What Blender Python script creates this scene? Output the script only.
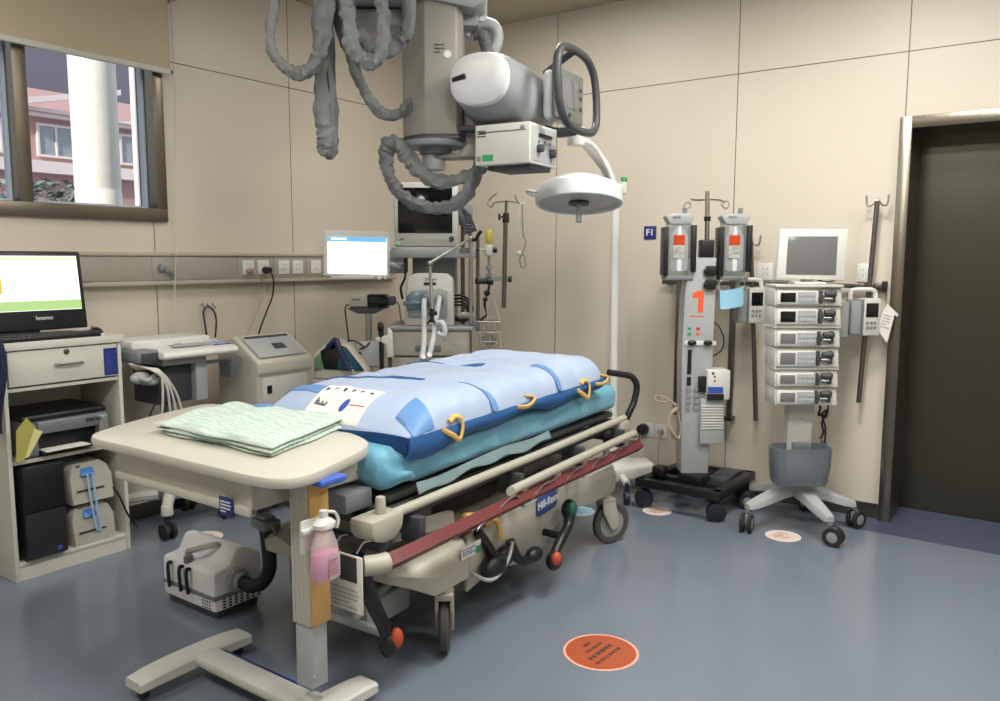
import bpy, bmesh, math, random
from mathutils import Vector, Matrix, Euler, noise
random.seed(7)
for o in list(bpy.data.objects): bpy.data.objects.remove(o)
SC = bpy.context.scene; COL = SC.collection
R = math.radians
# ---------------------------------------------------------------- camera
HEAD = R(35.5); PITCH = R(-6.5); ROLL = R(0.13)
fw = Vector((math.cos(HEAD)*math.cos(PITCH), math.sin(HEAD)*math.cos(PITCH), math.sin(PITCH)))
rt0 = Vector((math.sin(HEAD), -math.cos(HEAD), 0)); up0 = rt0.cross(fw)
rt = rt0*math.cos(ROLL)+up0*math.sin(ROLL); up = rt.cross(fw)
cd = bpy.data.cameras.new('camera'); cam = bpy.data.objects.new('camera', cd); COL.objects.link(cam)
cd.sensor_width = 36; cd.lens = 803/1000*36; cd.clip_start = .05
m = Matrix((rt, up, -fw)).transposed().to_4x4(); m.translation = Vector((-4.802, -4.179, 1.45))
cam.matrix_world = m; SC.camera = cam
SC.view_settings.view_transform = 'Standard'; SC.view_settings.look = 'None'
SC.view_settings.exposure = 0.3; SC.view_settings.gamma = 1
try: SC.view_settings.use_curve_mapping = False
except Exception: pass
# ---------------------------------------------------------------- world, sun, ceiling lamps' and added fill light
W = bpy.data.worlds.new('world'); SC.world = W; W.use_nodes = True
W.node_tree.nodes['Background'].inputs[0].default_value = (.80, .86, 1, 1)
W.node_tree.nodes['Background'].inputs[1].default_value = 0.8
sd = bpy.data.lights.new('sun', 'SUN'); so = bpy.data.objects.new('sun', sd); COL.objects.link(so)
sd.energy = 4.5; sd.angle = R(3); sd.color = (1, .97, .9)
so.rotation_euler = Vector((.85, .22, -.42)).to_track_quat('-Z', 'Y').to_euler()
CEIL = 3.09
LAMPS = [(-1.5, -3.3, 46), (-3.1, -3.3, 34), (-4.9, -3.0, 34), (-1.5, -5.2, 30), (-3.6, -5.4, 18), (-1.2, -1.5, 20), (-3.0, -1.6, 5), (-4.5, -1.0, 18)]  # corner and far-left lamps are added to brighten the corner and warm air unit
for (x, y, e) in LAMPS:
    ld = bpy.data.lights.new('ceiling_and_fill_light', 'AREA'); lo = bpy.data.objects.new('ceiling_and_fill_light', ld); COL.objects.link(lo)
    ld.shape = 'RECTANGLE'; ld.size = .56; ld.size_y = .56; ld.energy = e; ld.color = (1, .975, .925)
    lo.location = (x, y, CEIL-.03)

# ================================================================ helpers
def lin(c):
    c /= 255.0
    return c/12.92 if c <= .04045 else ((c+.055)/1.055)**2.4
def rgb(r, g, b, a=1): return (lin(r), lin(g), lin(b), a)
class N:
    def __init__(s, name):
        s.m = bpy.data.materials.new(name); s.m.use_nodes = True; s.t = s.m.node_tree
        s.b = s.t.nodes['Principled BSDF']
    def n(s, typ, **k):
        x = s.t.nodes.new(typ)
        for a, v in k.items(): setattr(x, a, v)
        return x
    def l(s, a, b): s.t.links.new(a, b)
    def math(s, op, a, b=None, c=None):
        x = s.n('ShaderNodeMath', operation=op)
        for i, v in enumerate((a, b, c)):
            if v is None: continue
            if isinstance(v, (int, float)): x.inputs[i].default_value = v
            else: s.l(v, x.inputs[i])
        return x.outputs[0]
    def mix(s, f, a, b):
        x = s.n('ShaderNodeMix', data_type='RGBA')
        for i, v in ((0, f), (6, a), (7, b)):
            if isinstance(v, (int, float, tuple)): x.inputs[i].default_value = v
            else: s.l(v, x.inputs[i])
        return x.outputs[2]
    def noise(s, scale, detail=3, coord='Object', vec=None, stretch=None):
        x = s.n('ShaderNodeTexNoise'); x.inputs['Scale'].default_value = scale; x.inputs['Detail'].default_value = detail
        tc = s.n('ShaderNodeTexCoord'); src = tc.outputs[coord]
        if stretch:
            mp = s.n('ShaderNodeMapping'); mp.inputs['Scale'].default_value = stretch; s.l(src, mp.inputs[0]); src = mp.outputs[0]
        s.l(src, x.inputs['Vector']); return x.outputs[0]
    def bump(s, h, strength, dist=.002):
        x = s.n('ShaderNodeBump'); x.inputs['Strength'].default_value = strength; x.inputs['Distance'].default_value = dist
        s.l(h, x.inputs['Height']); s.l(x.outputs[0], s.b.inputs['Normal'])
def mat(name, col, rough=.5, metal=0, var=.06, nscale=14, bump=0, trans=0, alpha=1, coat=0, stretch=None, sheen=0, ior=None):
    s = N(name); c = rgb(*col)
    nz = s.noise(nscale, 3, stretch=stretch)
    dark = tuple(v*(1-var*2) for v in c[:3])+(1,)
    lite = tuple(min(1, v*(1+var)) for v in c[:3])+(1,)
    s.l(s.mix(nz, dark, lite), s.b.inputs['Base Color'])
    s.b.inputs['Roughness'].default_value = rough; s.b.inputs['Metallic'].default_value = metal
    if trans: s.b.inputs['Transmission Weight'].default_value = trans
    if alpha < 1: s.b.inputs['Alpha'].default_value = alpha
    if coat: s.b.inputs['Coat Weight'].default_value = coat
    if sheen: s.b.inputs['Sheen Weight'].default_value = sheen
    if ior: s.b.inputs['IOR'].default_value = ior
    if bump: s.bump(nz, bump)
    return s.m
def emis(name, col, strength, base=(20, 20, 20)):
    s = N(name); s.b.inputs['Base Color'].default_value = rgb(*base)
    s.b.inputs['Emission Color'].default_value = rgb(*col); s.b.inputs['Emission Strength'].default_value = strength
    s.b.inputs['Roughness'].default_value = .3
    return s.m

class MB:
    def __init__(s): s.bm = bmesh.new()
    def _add(s, b, M=None):
        if M is not None: b.transform(M)
        me = bpy.data.meshes.new('t'); b.to_mesh(me); b.free(); s.bm.from_mesh(me); bpy.data.meshes.remove(me); return s
    def box(s, c, d, bev=0, rot=(0, 0, 0), seg=2):
        b = bmesh.new(); bmesh.ops.create_cube(b, size=1)
        b.transform(Matrix.Diagonal((d[0], d[1], d[2], 1)))
        if bev: bmesh.ops.bevel(b, geom=list(b.edges), offset=min(bev, .49*min(d)), segments=seg, profile=.5, affect='EDGES')
        return s._add(b, Matrix.Translation(c) @ Euler(rot).to_matrix().to_4x4())
    def bx(s, x0, x1, y0, y1, z0, z1, bev=0, seg=2):
        return s.box(((x0+x1)/2, (y0+y1)/2, (z0+z1)/2), (abs(x1-x0), abs(y1-y0), abs(z1-z0)), bev, seg=seg)
    def cyl(s, p0, p1, r, r2=None, seg=16, bev=0):
        p0 = Vector(p0); p1 = Vector(p1); d = p1-p0; b = bmesh.new()
        bmesh.ops.create_cone(b, cap_ends=True, segments=seg, radius1=r, radius2=r if r2 is None else r2, depth=d.length)
        if bev:
            ed = [e for e in b.edges if abs(e.verts[0].co.z-e.verts[1].co.z) < 1e-6]
            bmesh.ops.bevel(b, geom=ed, offset=bev, segments=2, profile=.5, affect='EDGES')
        return s._add(b, Matrix.Translation((p0+p1)/2) @ d.to_track_quat('Z', 'Y').to_matrix().to_4x4())
    def sph(s, c, r, sc=(1, 1, 1), seg=16):
        b = bmesh.new(); bmesh.ops.create_uvsphere(b, u_segments=seg, v_segments=seg//2+2, radius=r)
        return s._add(b, Matrix.Translation(c) @ Matrix.Diagonal((*sc, 1)))
    def tube(s, pts, r, seg=8, closed=False, sub=6, rad=None, flat=None, rough=0):
        P = [Vector(p) for p in pts]; n = len(P); Q = []; RR = []
        if sub > 1 and n > 2:
            rng = range(n if closed else n-1)
            for i in rng:
                g = lambda k: P[k % n] if closed else P[max(0, min(n-1, k))]
                a, b_, c, d = g(i-1), g(i), g(i+1), g(i+2)
                for j in range(sub):
                    t = j/sub
                    Q.append(.5*((2*b_)+(c-a)*t+(2*a-5*b_+4*c-d)*t*t+(-a+3*b_-3*c+d)*t**3))
                    if rad: RR.append(rad[i % n]*(1-t)+rad[(i+1) % n]*t)
            if not closed:
                Q.append(P[-1])
                if rad: RR.append(rad[-1])
        else:
            Q = P; RR = list(rad) if rad else []
        if not RR: RR = [r]*len(Q)
        b = bmesh.new(); rings = []; m_ = len(Q); nrm = None
        for i, q in enumerate(Q):
            if closed: t = (Q[(i+1) % m_]-Q[i-1])
            else: t = Q[min(i+1, m_-1)]-Q[max(i-1, 0)]
            if t.length < 1e-9: t = Vector((0, 0, 1))
            t.normalize()
            if nrm is None:
                nrm = t.orthogonal().normalized()
                if flat is not None: nrm = (Vector(flat)-t*t.dot(Vector(flat))).normalized()
            nrm = (nrm-t*nrm.dot(t)); nrm = nrm.normalized() if nrm.length > 1e-6 else t.orthogonal().normalized()
            bi = t.cross(nrm); ring = []
            for k in range(seg):
                a = 2*math.pi*k/seg; rr = RR[i]
                if rough: rr *= 1+rough*(noise.noise(Vector((i*.55, math.cos(a)*1.3, math.sin(a)*1.3)))*1.6+.35*noise.noise(Vector((i*1.9+7, math.cos(a)*2, math.sin(a)*2))))
                ring.append(b.verts.new(q+(nrm*math.cos(a)*(.62 if flat is not None else 1)+bi*math.sin(a))*rr))
            rings.append(ring)
        for i in range(m_ if closed else m_-1):
            A, B_ = rings[i], rings[(i+1) % m_]
            for k in range(seg): b.faces.new((A[k], A[(k+1) % seg], B_[(k+1) % seg], B_[k]))
        if not closed: b.faces.new(rings[0][::-1]); b.faces.new(rings[-1])
        bmesh.ops.recalc_face_normals(b, faces=b.faces)
        return s._add(b)
    def lathe(s, prof, c=(0, 0, 0), axis=(0, 0, 1), seg=24):
        b = bmesh.new(); rings = []
        for r, z in prof:
            rings.append([b.verts.new((r*math.cos(2*math.pi*k/seg), r*math.sin(2*math.pi*k/seg), z)) for k in range(seg)] if r > 1e-5 else [b.verts.new((0, 0, z))])
        for A, B_ in zip(rings, rings[1:]):
            for k in range(seg):
                k2 = (k+1) % seg
                if len(A) == 1 and len(B_) == 1: continue
                if len(A) == 1: b.faces.new((A[0], B_[k], B_[k2]))
                elif len(B_) == 1: b.faces.new((A[k], B_[0], A[k2]))
                else: b.faces.new((A[k], B_[k], B_[k2], A[k2]))
        if tuple(prof[0]) != tuple(prof[-1]):
            for rg in (rings[0], rings[-1]):
                if len(rg) > 1: b.faces.new(rg)
        else: bmesh.ops.remove_doubles(b, verts=b.verts, dist=1e-6)
        bmesh.ops.recalc_face_normals(b, faces=b.faces)
        return s._add(b, Matrix.Translation(c) @ Vector(axis).to_track_quat('Z', 'Y').to_matrix().to_4x4())
    def prism(s, poly, h0, h1, plane='xy', bev=0, seg=2):
        b = bmesh.new()
        f = {'xy': lambda p, h: (p[0], p[1], h), 'xz': lambda p, h: (p[0], h, p[1]), 'yz': lambda p, h: (h, p[0], p[1])}[plane]
        A = [b.verts.new(f(p, h0)) for p in poly]; B_ = [b.verts.new(f(p, h1)) for p in poly]; n = len(poly)
        b.faces.new(A); b.faces.new(B_[::-1])
        for k in range(n): b.faces.new((A[k], B_[k], B_[(k+1) % n], A[(k+1) % n]))
        bmesh.ops.recalc_face_normals(b, faces=b.faces)
        if bev: bmesh.ops.bevel(b, geom=list(b.edges), offset=bev, segments=seg, profile=.5, affect='EDGES')
        return s._add(b)
    def loft(s, rings, cap=True, closed=True):
        b = bmesh.new(); VR = [[b.verts.new(p) for p in r] for r in rings]; n = len(VR[0])
        for A, B_ in zip(VR, VR[1:]):
            for k in range(n if closed else n-1): b.faces.new((A[k], A[(k+1) % n], B_[(k+1) % n], B_[k]))
        if cap and closed: b.faces.new(VR[0][::-1]); b.faces.new(VR[-1])
        bmesh.ops.recalc_face_normals(b, faces=b.faces)
        return s._add(b)
    def sheet(s, fn, nu, nv, th):
        """thin solid from surface fn(u,v)->top point, thickness th downwards"""
        b = bmesh.new()
        T = [[b.verts.new(fn(i/nu, j/nv)) for j in range(nv+1)] for i in range(nu+1)]
        U = [[b.verts.new(Vector(fn(i/nu, j/nv))-Vector((0, 0, th))) for j in range(nv+1)] for i in range(nu+1)]
        for i in range(nu):
            for j in range(nv):
                b.faces.new((T[i][j], T[i+1][j], T[i+1][j+1], T[i][j+1])); b.faces.new((U[i][j+1], U[i+1][j+1], U[i+1][j], U[i][j]))
        for i in range(nu):
            b.faces.new((T[i+1][0], T[i][0], U[i][0], U[i+1][0])); b.faces.new((T[i][nv], T[i+1][nv], U[i+1][nv], U[i][nv]))
        for j in range(nv):
            b.faces.new((T[0][j], T[0][j+1], U[0][j+1], U[0][j])); b.faces.new((T[nu][j+1], T[nu][j], U[nu][j], U[nu][j+1]))
        bmesh.ops.recalc_face_normals(b, faces=b.faces)
        return s._add(b)
    def mtx(s, M): s.bm.transform(M); return s
    def build(s, name, material, parent=None, label=None, w=False, ang=38):
        if w and parent is not None:
            r = parent
            while r.parent: r = r.parent
            s.bm.transform(r['_m'] if False else MATS[r.name].inverted())
        me = bpy.data.meshes.new(name); s.bm.to_mesh(me); s.bm.free()
        me.materials.append(material); me.shade_smooth()
        try: me.set_sharp_from_angle(angle=R(ang))
        except Exception: pass
        o = bpy.data.objects.new(name, me); COL.objects.link(o); o.parent = parent
        if label: o['label'] = label
        return o
MATS = {}
def thing(name, label, cat, loc=(0, 0, 0), rz=0, group=None):
    o = bpy.data.objects.new(name, None); COL.objects.link(o); o.empty_display_size = .1
    o.location = loc; o.rotation_euler = (0, 0, R(rz)); o['label'] = label; o['category'] = cat
    if group: o['group'] = group
    MATS[o.name] = Matrix.Translation(loc) @ Matrix.Rotation(R(rz), 4, 'Z')
    return o
def tag(o, label, cat, group=None, kind=None):
    o['label'] = label; o['category'] = cat
    if group: o['group'] = group
    if kind: o['kind'] = kind
    return o
def struct(o): o['kind'] = 'structure'; return o
def dup(root, loc, rz=None, label=None, group=None):
    r = root.copy(); COL.objects.link(r); r.location = loc
    if rz is not None: r.rotation_euler = (0, 0, R(rz))
    if label: r['label'] = label
    if group: r['group'] = group
    def rec(a, b):
        for ch in [c for c in ALLCH(a)]:
            c = ch.copy(); COL.objects.link(c); c.parent = b; rec(ch, c)
    rec(root, r); return r
def ALLCH(a): return [o for o in bpy.data.objects if o.parent == a]
def text(body, size, material, parent, loc, rot=(90, 0, 0), name='lettering', ext=.0006, align='CENTER', w=False, bold=0):
    cu = bpy.data.curves.new('t', 'FONT'); cu.body = body; cu.size = size; cu.extrude = ext; cu.align_x = align; cu.align_y = 'CENTER'
    cu.offset = bold; cu.resolution_u = 3
    t = bpy.data.objects.new('t', cu); COL.objects.link(t)
    bpy.context.view_layer.update()
    me = bpy.data.meshes.new_from_object(t.evaluated_get(bpy.context.evaluated_depsgraph_get()))
    bpy.data.objects.remove(t); bpy.data.curves.remove(cu)
    M = Matrix.Translation(loc) @ Euler([R(a) for a in rot]).to_matrix().to_4x4()
    if w: M = MATS[parent.name].inverted() @ M
    me.transform(M); me.materials.clear(); me.materials.append(material)
    o = bpy.data.objects.new(name, me); COL.objects.link(o); o.parent = parent
    return o
def marks(rows, w, h, th=.0006, seed=1, fill=.8):
    """rows of small unreadable print: little dashes in the local XZ plane, facing -y, centred"""
    rnd = random.Random(seed); b = MB(); rh = h/rows
    for i in range(rows):
        z = h/2-rh*(i+.5); x = -w/2; end = w/2*(1 if rnd.random() < .6 else rnd.uniform(.1, .8))
        while x < end:
            l = rnd.uniform(.03, .09)*w
            if x+l > end: break
            b.box((x+l/2, 0, z), (l, th, rh*.45)); x += l+w*.025*rnd.uniform(.6, 1.8)
    return b
CAMROT = -54.5      # a thing turned like this faces the foot of the room: local x right, local y away

# ================================================================ materials
M = {}
M['white'] = mat('white_plastic', (212, 212, 206), .4, var=.03)
M['offwhite'] = mat('offwhite_plastic', (194, 194, 187), .45, var=.04)
M['greyplastic'] = mat('light_grey_plastic', (165, 168, 168), .45, var=.04)
M['midgrey'] = mat('mid_grey_plastic', (120, 124, 128), .45, var=.05)
M['darkgrey'] = mat('dark_grey_plastic', (62, 64, 68), .5, var=.08)
M['black'] = mat('black_plastic', (22, 22, 25), .4, var=.1)
M['rubber'] = mat('black_rubber', (32, 32, 35), .7, var=.1)
M['wheelgrey'] = mat('grey_wheel_hub', (140, 142, 144), .5)
M['steel'] = mat('brushed_steel', (176, 174, 168), .3, metal=1, var=.05, nscale=30)
M['darksteel'] = mat('dull_steel', (120, 117, 110), .38, metal=1, var=.08, nscale=20)
M['chrome'] = mat('chrome', (210, 210, 208), .14, metal=1, var=.03)
M['cream'] = mat('cream_laminate', (190, 186, 174), .38, var=.04, nscale=6)
M['cab'] = mat('pale_cabinet_board', (200, 199, 188), .5, var=.03, nscale=5)
M['cabin'] = mat('cabinet_inside_board', (150, 146, 134), .6, var=.05)
M['bedbeige'] = mat('beige_bed_plastic', (172, 169, 155), .42, var=.05)
M['bedgrey'] = mat('dark_bed_frame', (66, 68, 66), .5, metal=.3, var=.1)
M['bedtyre'] = mat('grey_brown_tyre', (74, 70, 68), .6)
M['maroon'] = mat('maroon_bumper', (104, 38, 40), .45, var=.1)
M['sheet'] = None
M['orange'] = mat('orange_plastic', (180, 74, 42), .5)
M['green'] = mat('green_plastic', (30, 92, 70), .5)
M['blueplate'] = mat('dark_blue_label', (34, 44, 112), .5, var=.08)
M['label'] = mat('white_label', (225, 222, 214), .6, var=.02)
M['ink'] = mat('dark_print', (45, 45, 50), .6)
M['whiteink'] = mat('white_print', (225, 228, 230), .6)
M['greenink'] = mat('green_print', (40, 150, 90), .6)
M['redink'] = mat('red_print', (190, 40, 50), .6)
M['orangeink'] = mat('orange_print', (235, 92, 44), .6)
M['blueink'] = mat('blue_print', (50, 80, 170), .6)
M['royal'] = mat('royal_blue_nylon', (38, 88, 146), .55, var=.08, bump=.3)
M['royal2'] = mat('bright_blue_nylon', (96, 138, 192), .5, var=.05)
M['yellow'] = mat('yellow_webbing', (210, 172, 100), .7, var=.08)
M['wood'] = mat('yellow_wood_laminate', (200, 158, 92), .45, var=.12, nscale=8, stretch=(8, 8, .6))
M['glass'] = mat('window_glass', (252, 253, 255), .02, trans=1, ior=1.02, var=0)
M['clear'] = mat('clear_grey_plastic', (140, 148, 150), .12, trans=.2, alpha=.5, var=.02)
M['bagfilm'] = mat('milky_bag_film', (222, 226, 226), .25, var=.03)
M['smoke'] = mat('smoky_clear_plastic', (120, 128, 136), .15, alpha=.72, var=.02, trans=.2)
M['screenoff'] = mat('dark_screen', (8, 10, 14), .12, var=.05)
M['screengrey'] = mat('grey_screen', (112, 112, 112), .15, var=.05)
M['cablewhite'] = mat('white_cable', (205, 203, 196), .5)
M['cablebeige'] = mat('beige_cable', (170, 150, 130), .5)
M['hose'] = mat('grey_hose_sleeve', (104, 106, 106), .6, var=.2, nscale=12, bump=1.0, stretch=(1, 1, .35))
M['corr'] = mat('clear_breathing_hose', (215, 218, 220), .35, alpha=.85, var=.04)
# ---- corrugated white, towel, sheet, pad
def fabric(name, c1, c2, scale, bump=.5, rough=.8, wave=None):
    s = N(name); nz = s.noise(scale, 6)
    col = s.mix(nz, rgb(*c1), rgb(*c2))
    if wave:
        wv = s.n('ShaderNodeTexWave', wave_type='BANDS', bands_direction=wave[0]); wv.inputs['Scale'].default_value = wave[1]; wv.inputs['Distortion'].default_value = 3.5; wv.inputs['Detail'].default_value = 2
        wv.inputs['Detail Scale'].default_value = 2
        tc = s.n('ShaderNodeTexCoord'); s.l(tc.outputs['Object'], wv.inputs['Vector'])
        f = s.math('GREATER_THAN', wv.outputs[1], .72); f = s.math('MULTIPLY', f, .7)
        col = s.mix(f, col, rgb(*wave[2]))
    s.l(col, s.b.inputs['Base Color']); s.b.inputs['Roughness'].default_value = rough; s.b.inputs['Sheen Weight'].default_value = .2
    s.bump(nz, bump, .012); return s.m
M['sheet'] = fabric('teal_sheet_cloth', (80, 148, 176), (118, 176, 198), 9, .8, .6)
M['undersheet'] = fabric('grey_green_sheet_cloth', (96, 122, 126), (124, 146, 148), 8, .5)
M['pad'] = fabric('pale_blue_nylon_cloth', (146, 164, 192), (168, 184, 208), 7, .55, .6)
M['towel'] = fabric('pale_green_striped_cloth', (178, 194, 184), (198, 211, 203), 10, .7, .9, wave=('X', 11, (146, 180, 162)))
# ---- walls with thin dark joints at real positions
def wallmat(name, axis, seams, zseams, cut=None):
    s = N(name); tc = s.n('ShaderNodeTexCoord'); sp = s.n('ShaderNodeSeparateXYZ'); s.l(tc.outputs['Object'], sp.inputs[0])
    a = sp.outputs[axis]; z = sp.outputs['Z']; f = None
    for v in seams:
        g = s.math('LESS_THAN', s.math('ABSOLUTE', s.math('SUBTRACT', a, v)), .0028)
        f = g if f is None else s.math('MAXIMUM', f, g)
    for v in zseams:
        f = s.math('MAXIMUM', f, s.math('LESS_THAN', s.math('ABSOLUTE', s.math('SUBTRACT', z, v)), .0028))
    nz = s.noise(1.3, 3); n2 = s.noise(60, 2)
    col = s.mix(nz, rgb(200, 191, 176), rgb(208, 199, 185))
    s.l(s.mix(f, col, rgb(92, 84, 74)), s.b.inputs['Base Color']); s.b.inputs['Roughness'].default_value = .42
    s.b.inputs['Specular IOR Level'].default_value = .35
    s.bump(n2, .04, .001); return s.m
M['wallL'] = wallmat('wall_panel_left', 'X', [-1.278, -2.252, -3.23, -4.2, -5.2], [2.535])
M['wallR'] = wallmat('wall_panel_right', 'Y', [-1.228, -2.478, -3.389, -4.6, -5.8], [2.539])
M['wallplain'] = wallmat('wall_panel_plain', 'X', [-1.5, -3, -4.5], [2.535])
def floormat():
    s = N('blue_grey_vinyl_floor'); v = s.n('ShaderNodeTexVoronoi'); v.inputs['Scale'].default_value = 260
    tc = s.n('ShaderNodeTexCoord'); s.l(tc.outputs['Object'], v.inputs['Vector'])
    f = s.math('LESS_THAN', v.outputs['Distance'], .16)
    v2 = s.n('ShaderNodeTexNoise'); v2.inputs['Scale'].default_value = 1.2; v2.inputs['Detail'].default_value = 5; s.l(tc.outputs['Object'], v2.inputs['Vector'])
    n3 = s.noise(150, 2)
    base = s.mix(v2.outputs[0], rgb(94, 105, 121), rgb(112, 122, 136))
    base = s.mix(s.math('MULTIPLY', n3, .35), base, rgb(140, 145, 152))
    s.l(s.mix(s.math('MULTIPLY', f, .35), base, rgb(78, 88, 106)), s.b.inputs['Base Color'])
    r = s.math('MULTIPLY_ADD', v2.outputs[0], .12, .12); s.l(r, s.b.inputs['Roughness']); s.b.inputs['Specular IOR Level'].default_value = .65
    return s.m
M['floor'] = floormat()
M['strip'] = mat('dark_blue_floor_strip', (72, 80, 104), .35, var=.06)
M['ceil'] = mat('ceiling_paint', (176, 168, 146), .6, var=.03, nscale=2)
def steelmat(name, c, rough, stretch):
    s = N(name); nz = s.noise(40, 3, stretch=stretch)
    s.l(s.mix(nz, tuple(v*.86 for v in rgb(*c)[:3])+(1,), rgb(*c)), s.b.inputs['Base Color']); s.b.inputs['Metallic'].default_value = .92
    r = s.math('MULTIPLY_ADD', nz, .14, rough); s.l(r, s.b.inputs['Roughness']); return s.m
M['doorsteel'] = steelmat('brushed_door_steel', (88, 86, 76), .24, (60, 60, .6))
M['framesteel'] = steelmat('brushed_frame_steel', (128, 122, 110), .22, (40, 40, .6))
M['winsteel'] = steelmat('window_frame_steel', (124, 116, 102), .3, (.6, 40, 40))

# ================================================================ the setting
X0, Y0 = -6.6, -6.6
struct(MB().bx(X0, .45, Y0, .2, -.1, 0).build('floor', M['floor']))
struct(MB().bx(X0, .45, Y0, .2, CEIL, CEIL+.1).build('ceiling', M['ceil']))
WX0, WX1, WZ0, WZ1 = -4.25, -2.18, 1.652, 2.82
wl = MB().bx(X0, WX0, 0, .2, 0, CEIL).bx(WX1, 0, 0, .2, 0, CEIL).bx(WX0, WX1, 0, .2, 0, WZ0).bx(WX0, WX1, 0, .2, WZ1, CEIL)
struct(wl.build('wall_left', M['wallL']))
DY0, DY1, DZ = -3.414, -5.0, 2.15
wr = MB().bx(0, .2, DY0, .2, .087, CEIL).bx(0, .2, Y0, DY1, .087, CEIL).bx(0, .2, DY1, DY0, DZ, CEIL).bx(.012, .2, DY0, .2, 0, .087)
struct(wr.build('wall_right', M['wallR']))
struct(MB().bx(X0-.1, X0, Y0, .2, 0, CEIL).build('wall_back', M['wallplain']))
struct(MB().bx(X0, .45, Y0-.1, Y0, 0, CEIL).build('wall_near', M['wallplain']))
struct(MB().bx(.001, .012, DY0, -.002, 0, .086).build('baseboard_right', M['darksteel']))
struct(MB().bx(X0, -.002, -.012, -.001, 0, .086).build('baseboard_left', M['darksteel']))
struct(MB().bx(-.242, .32, DY1-.2, DY0+.18, 0, .002).build('trim_1', M['strip']))
# door recess and door
niche = MB().bx(.2, .42, DY0, DY0+.05, 0, DZ+.05).bx(.2, .42, DY1-.05, DY1, 0, DZ+.05).bx(.2, .42, DY1, DY0, DZ, DZ+.05)
niche.bx(0, .21, DY0-.004, DY0, 0, DZ).bx(0, .32, DY0-.012, DY0-.003, 0, DZ).bx(0, .32, DY1, DY1+.012, 0, DZ).bx(0, .32, DY1, DY0, DZ-.012, DZ)
fr = niche.bx(-.03, 0, DY0-.016, DY0+.045, 0, DZ+.05, .003).bx(-.03, 0, DY1-.045, DY1+.012, 0, DZ+.05, .003).bx(-.03, 0, DY1, DY0-.01, DZ-.012, DZ+.05, .003)
struct(fr.build('trim_2', M['framesteel']))
d = struct(MB().bx(.32, .37, DY1+.012, DY0-.012, .004, DZ-.012).build('door_1', M['doorsteel']))
MB().bx(.312, .32, DY1+.3, DY1+.34, .9, 1.3, .003).build('door_handle', M['steel'], d)
# window
w = MB()
w.bx(WX0, WX1, -.03, .14, WZ0, WZ0+.07, .003).bx(WX0, WX1, -.03, .14, WZ1-.07, WZ1, .003).bx(WX1-.062, WX1, -.03, .14, WZ0+.07, WZ1-.07, .003).bx(WX0, WX0+.062, -.03, .14, WZ0+.07, WZ1-.07, .003)
win = struct(w.build('window_1', M['winsteel']))
MB().bx(-2.949, -2.883, -.015, .12, WZ0+.07, WZ1-.07, .004).bx(-3.68, -3.62, -.015, .12, WZ0+.07, WZ1-.07, .004).build('mullion', M['winsteel'], win)
M['winwhite'] = mat('pale_window_sash', (186, 200, 216), .4)
for a, b in ((-3.62, -2.949), (-2.883, -2.242), (-4.188, -3.68)):
    sh = MB().bx(a, a+.03, .06, .1, WZ0+.07, WZ1-.07).bx(b-.012, b, .06, .1, WZ0+.07, WZ1-.07).bx(a+.03, b-.012, .06, .1, WZ0+.07, WZ0+.085).bx(a+.03, b-.012, .06, .1, WZ1-.085, WZ1-.07).build('sash', M['winwhite'], win)
    MB().bx(a+.03, b-.012, .078, .082, WZ0+.085, WZ1-.085).build('pane', M['glass'], sh)
# roller blind hanging over the window
M['blind'] = mat('cream_blind_fabric', (184, 170, 146), .75, var=.03, nscale=3)
bl = thing('roller_blind', 'cream roller blind half lowered over the steel framed window', 'blind', (-3.1, -.06, 2.46))
MB().bx(-4.3, -2.152, -.066, -.063, 2.478, 2.86).build('blind_cloth', M['blind'], bl, w=True)
MB().bx(-4.3, -2.152, -.076, -.054, 2.448, 2.478, .004).build('bottom_rail', M['offwhite'], bl, w=True)
MB().cyl((-2.156, -.065, 2.463), (-2.146, -.065, 2.463), .013).build('end_cap', M['black'], bl, w=True)
MB().cyl((-4.32, -.06, 2.895), (-2.12, -.06, 2.895), .035, seg=20).bx(-2.135, -2.118, -.1, -.0005, 2.84, 2.95, .003).build('roller_tube', M['blind'], bl, w=True)
bc = MB().tube([(-2.138, -.075, 2.90), (-2.14, -.076, 2.3), (-2.165, -.078, 1.6), (-2.2, -.082, 1.25), (-2.205, -.084, .98)], .0022, sub=4).tube([(-2.138, -.082, 2.90), (-2.146, -.084, 2.2), (-2.18, -.09, 1.5), (-2.212, -.09, 1.1), (-2.205, -.084, .98)], .0022, sub=4)
bc.build('pull_chain', M['offwhite'], bl, w=True)

# outside the window
M['pinkwall'] = mat('pink_render', (182, 146, 142), .8)
M['paleband'] = mat('pale_render', (226, 214, 208), .8)
M['concrete'] = mat('grey_blue_cladding', (112, 110, 120), .7)
M['column'] = mat('cream_painted_column', (236, 230, 214), .5)
M['leaf'] = mat('grey_green_leaves', (112, 130, 118), .7, var=.2)
struct(MB().bx(-12, 14, .3, 26, -.12, -.02).build('ground', mat('asphalt', (120, 120, 122), .8)))
b = thing('apartment_building', 'pink and white apartment building seen through the window panes', 'building', (5, 14.5, -.02))
MB().bx(.5, 7.6, 14, 18, -.02, 4.5).prism([(14-.25, 4.5), (18, 4.5), (16, 5.4)], .3, 7.8, 'yz').build('wall', M['pinkwall'], b, w=True)
MB().bx(.45, 7.7, 13.78, 13.999, 3.25, 3.5).bx(.45, 7.7, 13.8, 13.999, 4.42, 4.6).bx(.45, 7.7, 13.9, 13.999, 2.0, 2.3).build('pale_band', M['paleband'], b, w=True)
MB().prism([(2.9, 4.5), (5.4, 5.1), (5.4, 5.22), (2.9, 4.62)], 13.6, 13.78, 'xz').build('roof_edge', M['paleband'], b, w=True)
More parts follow.
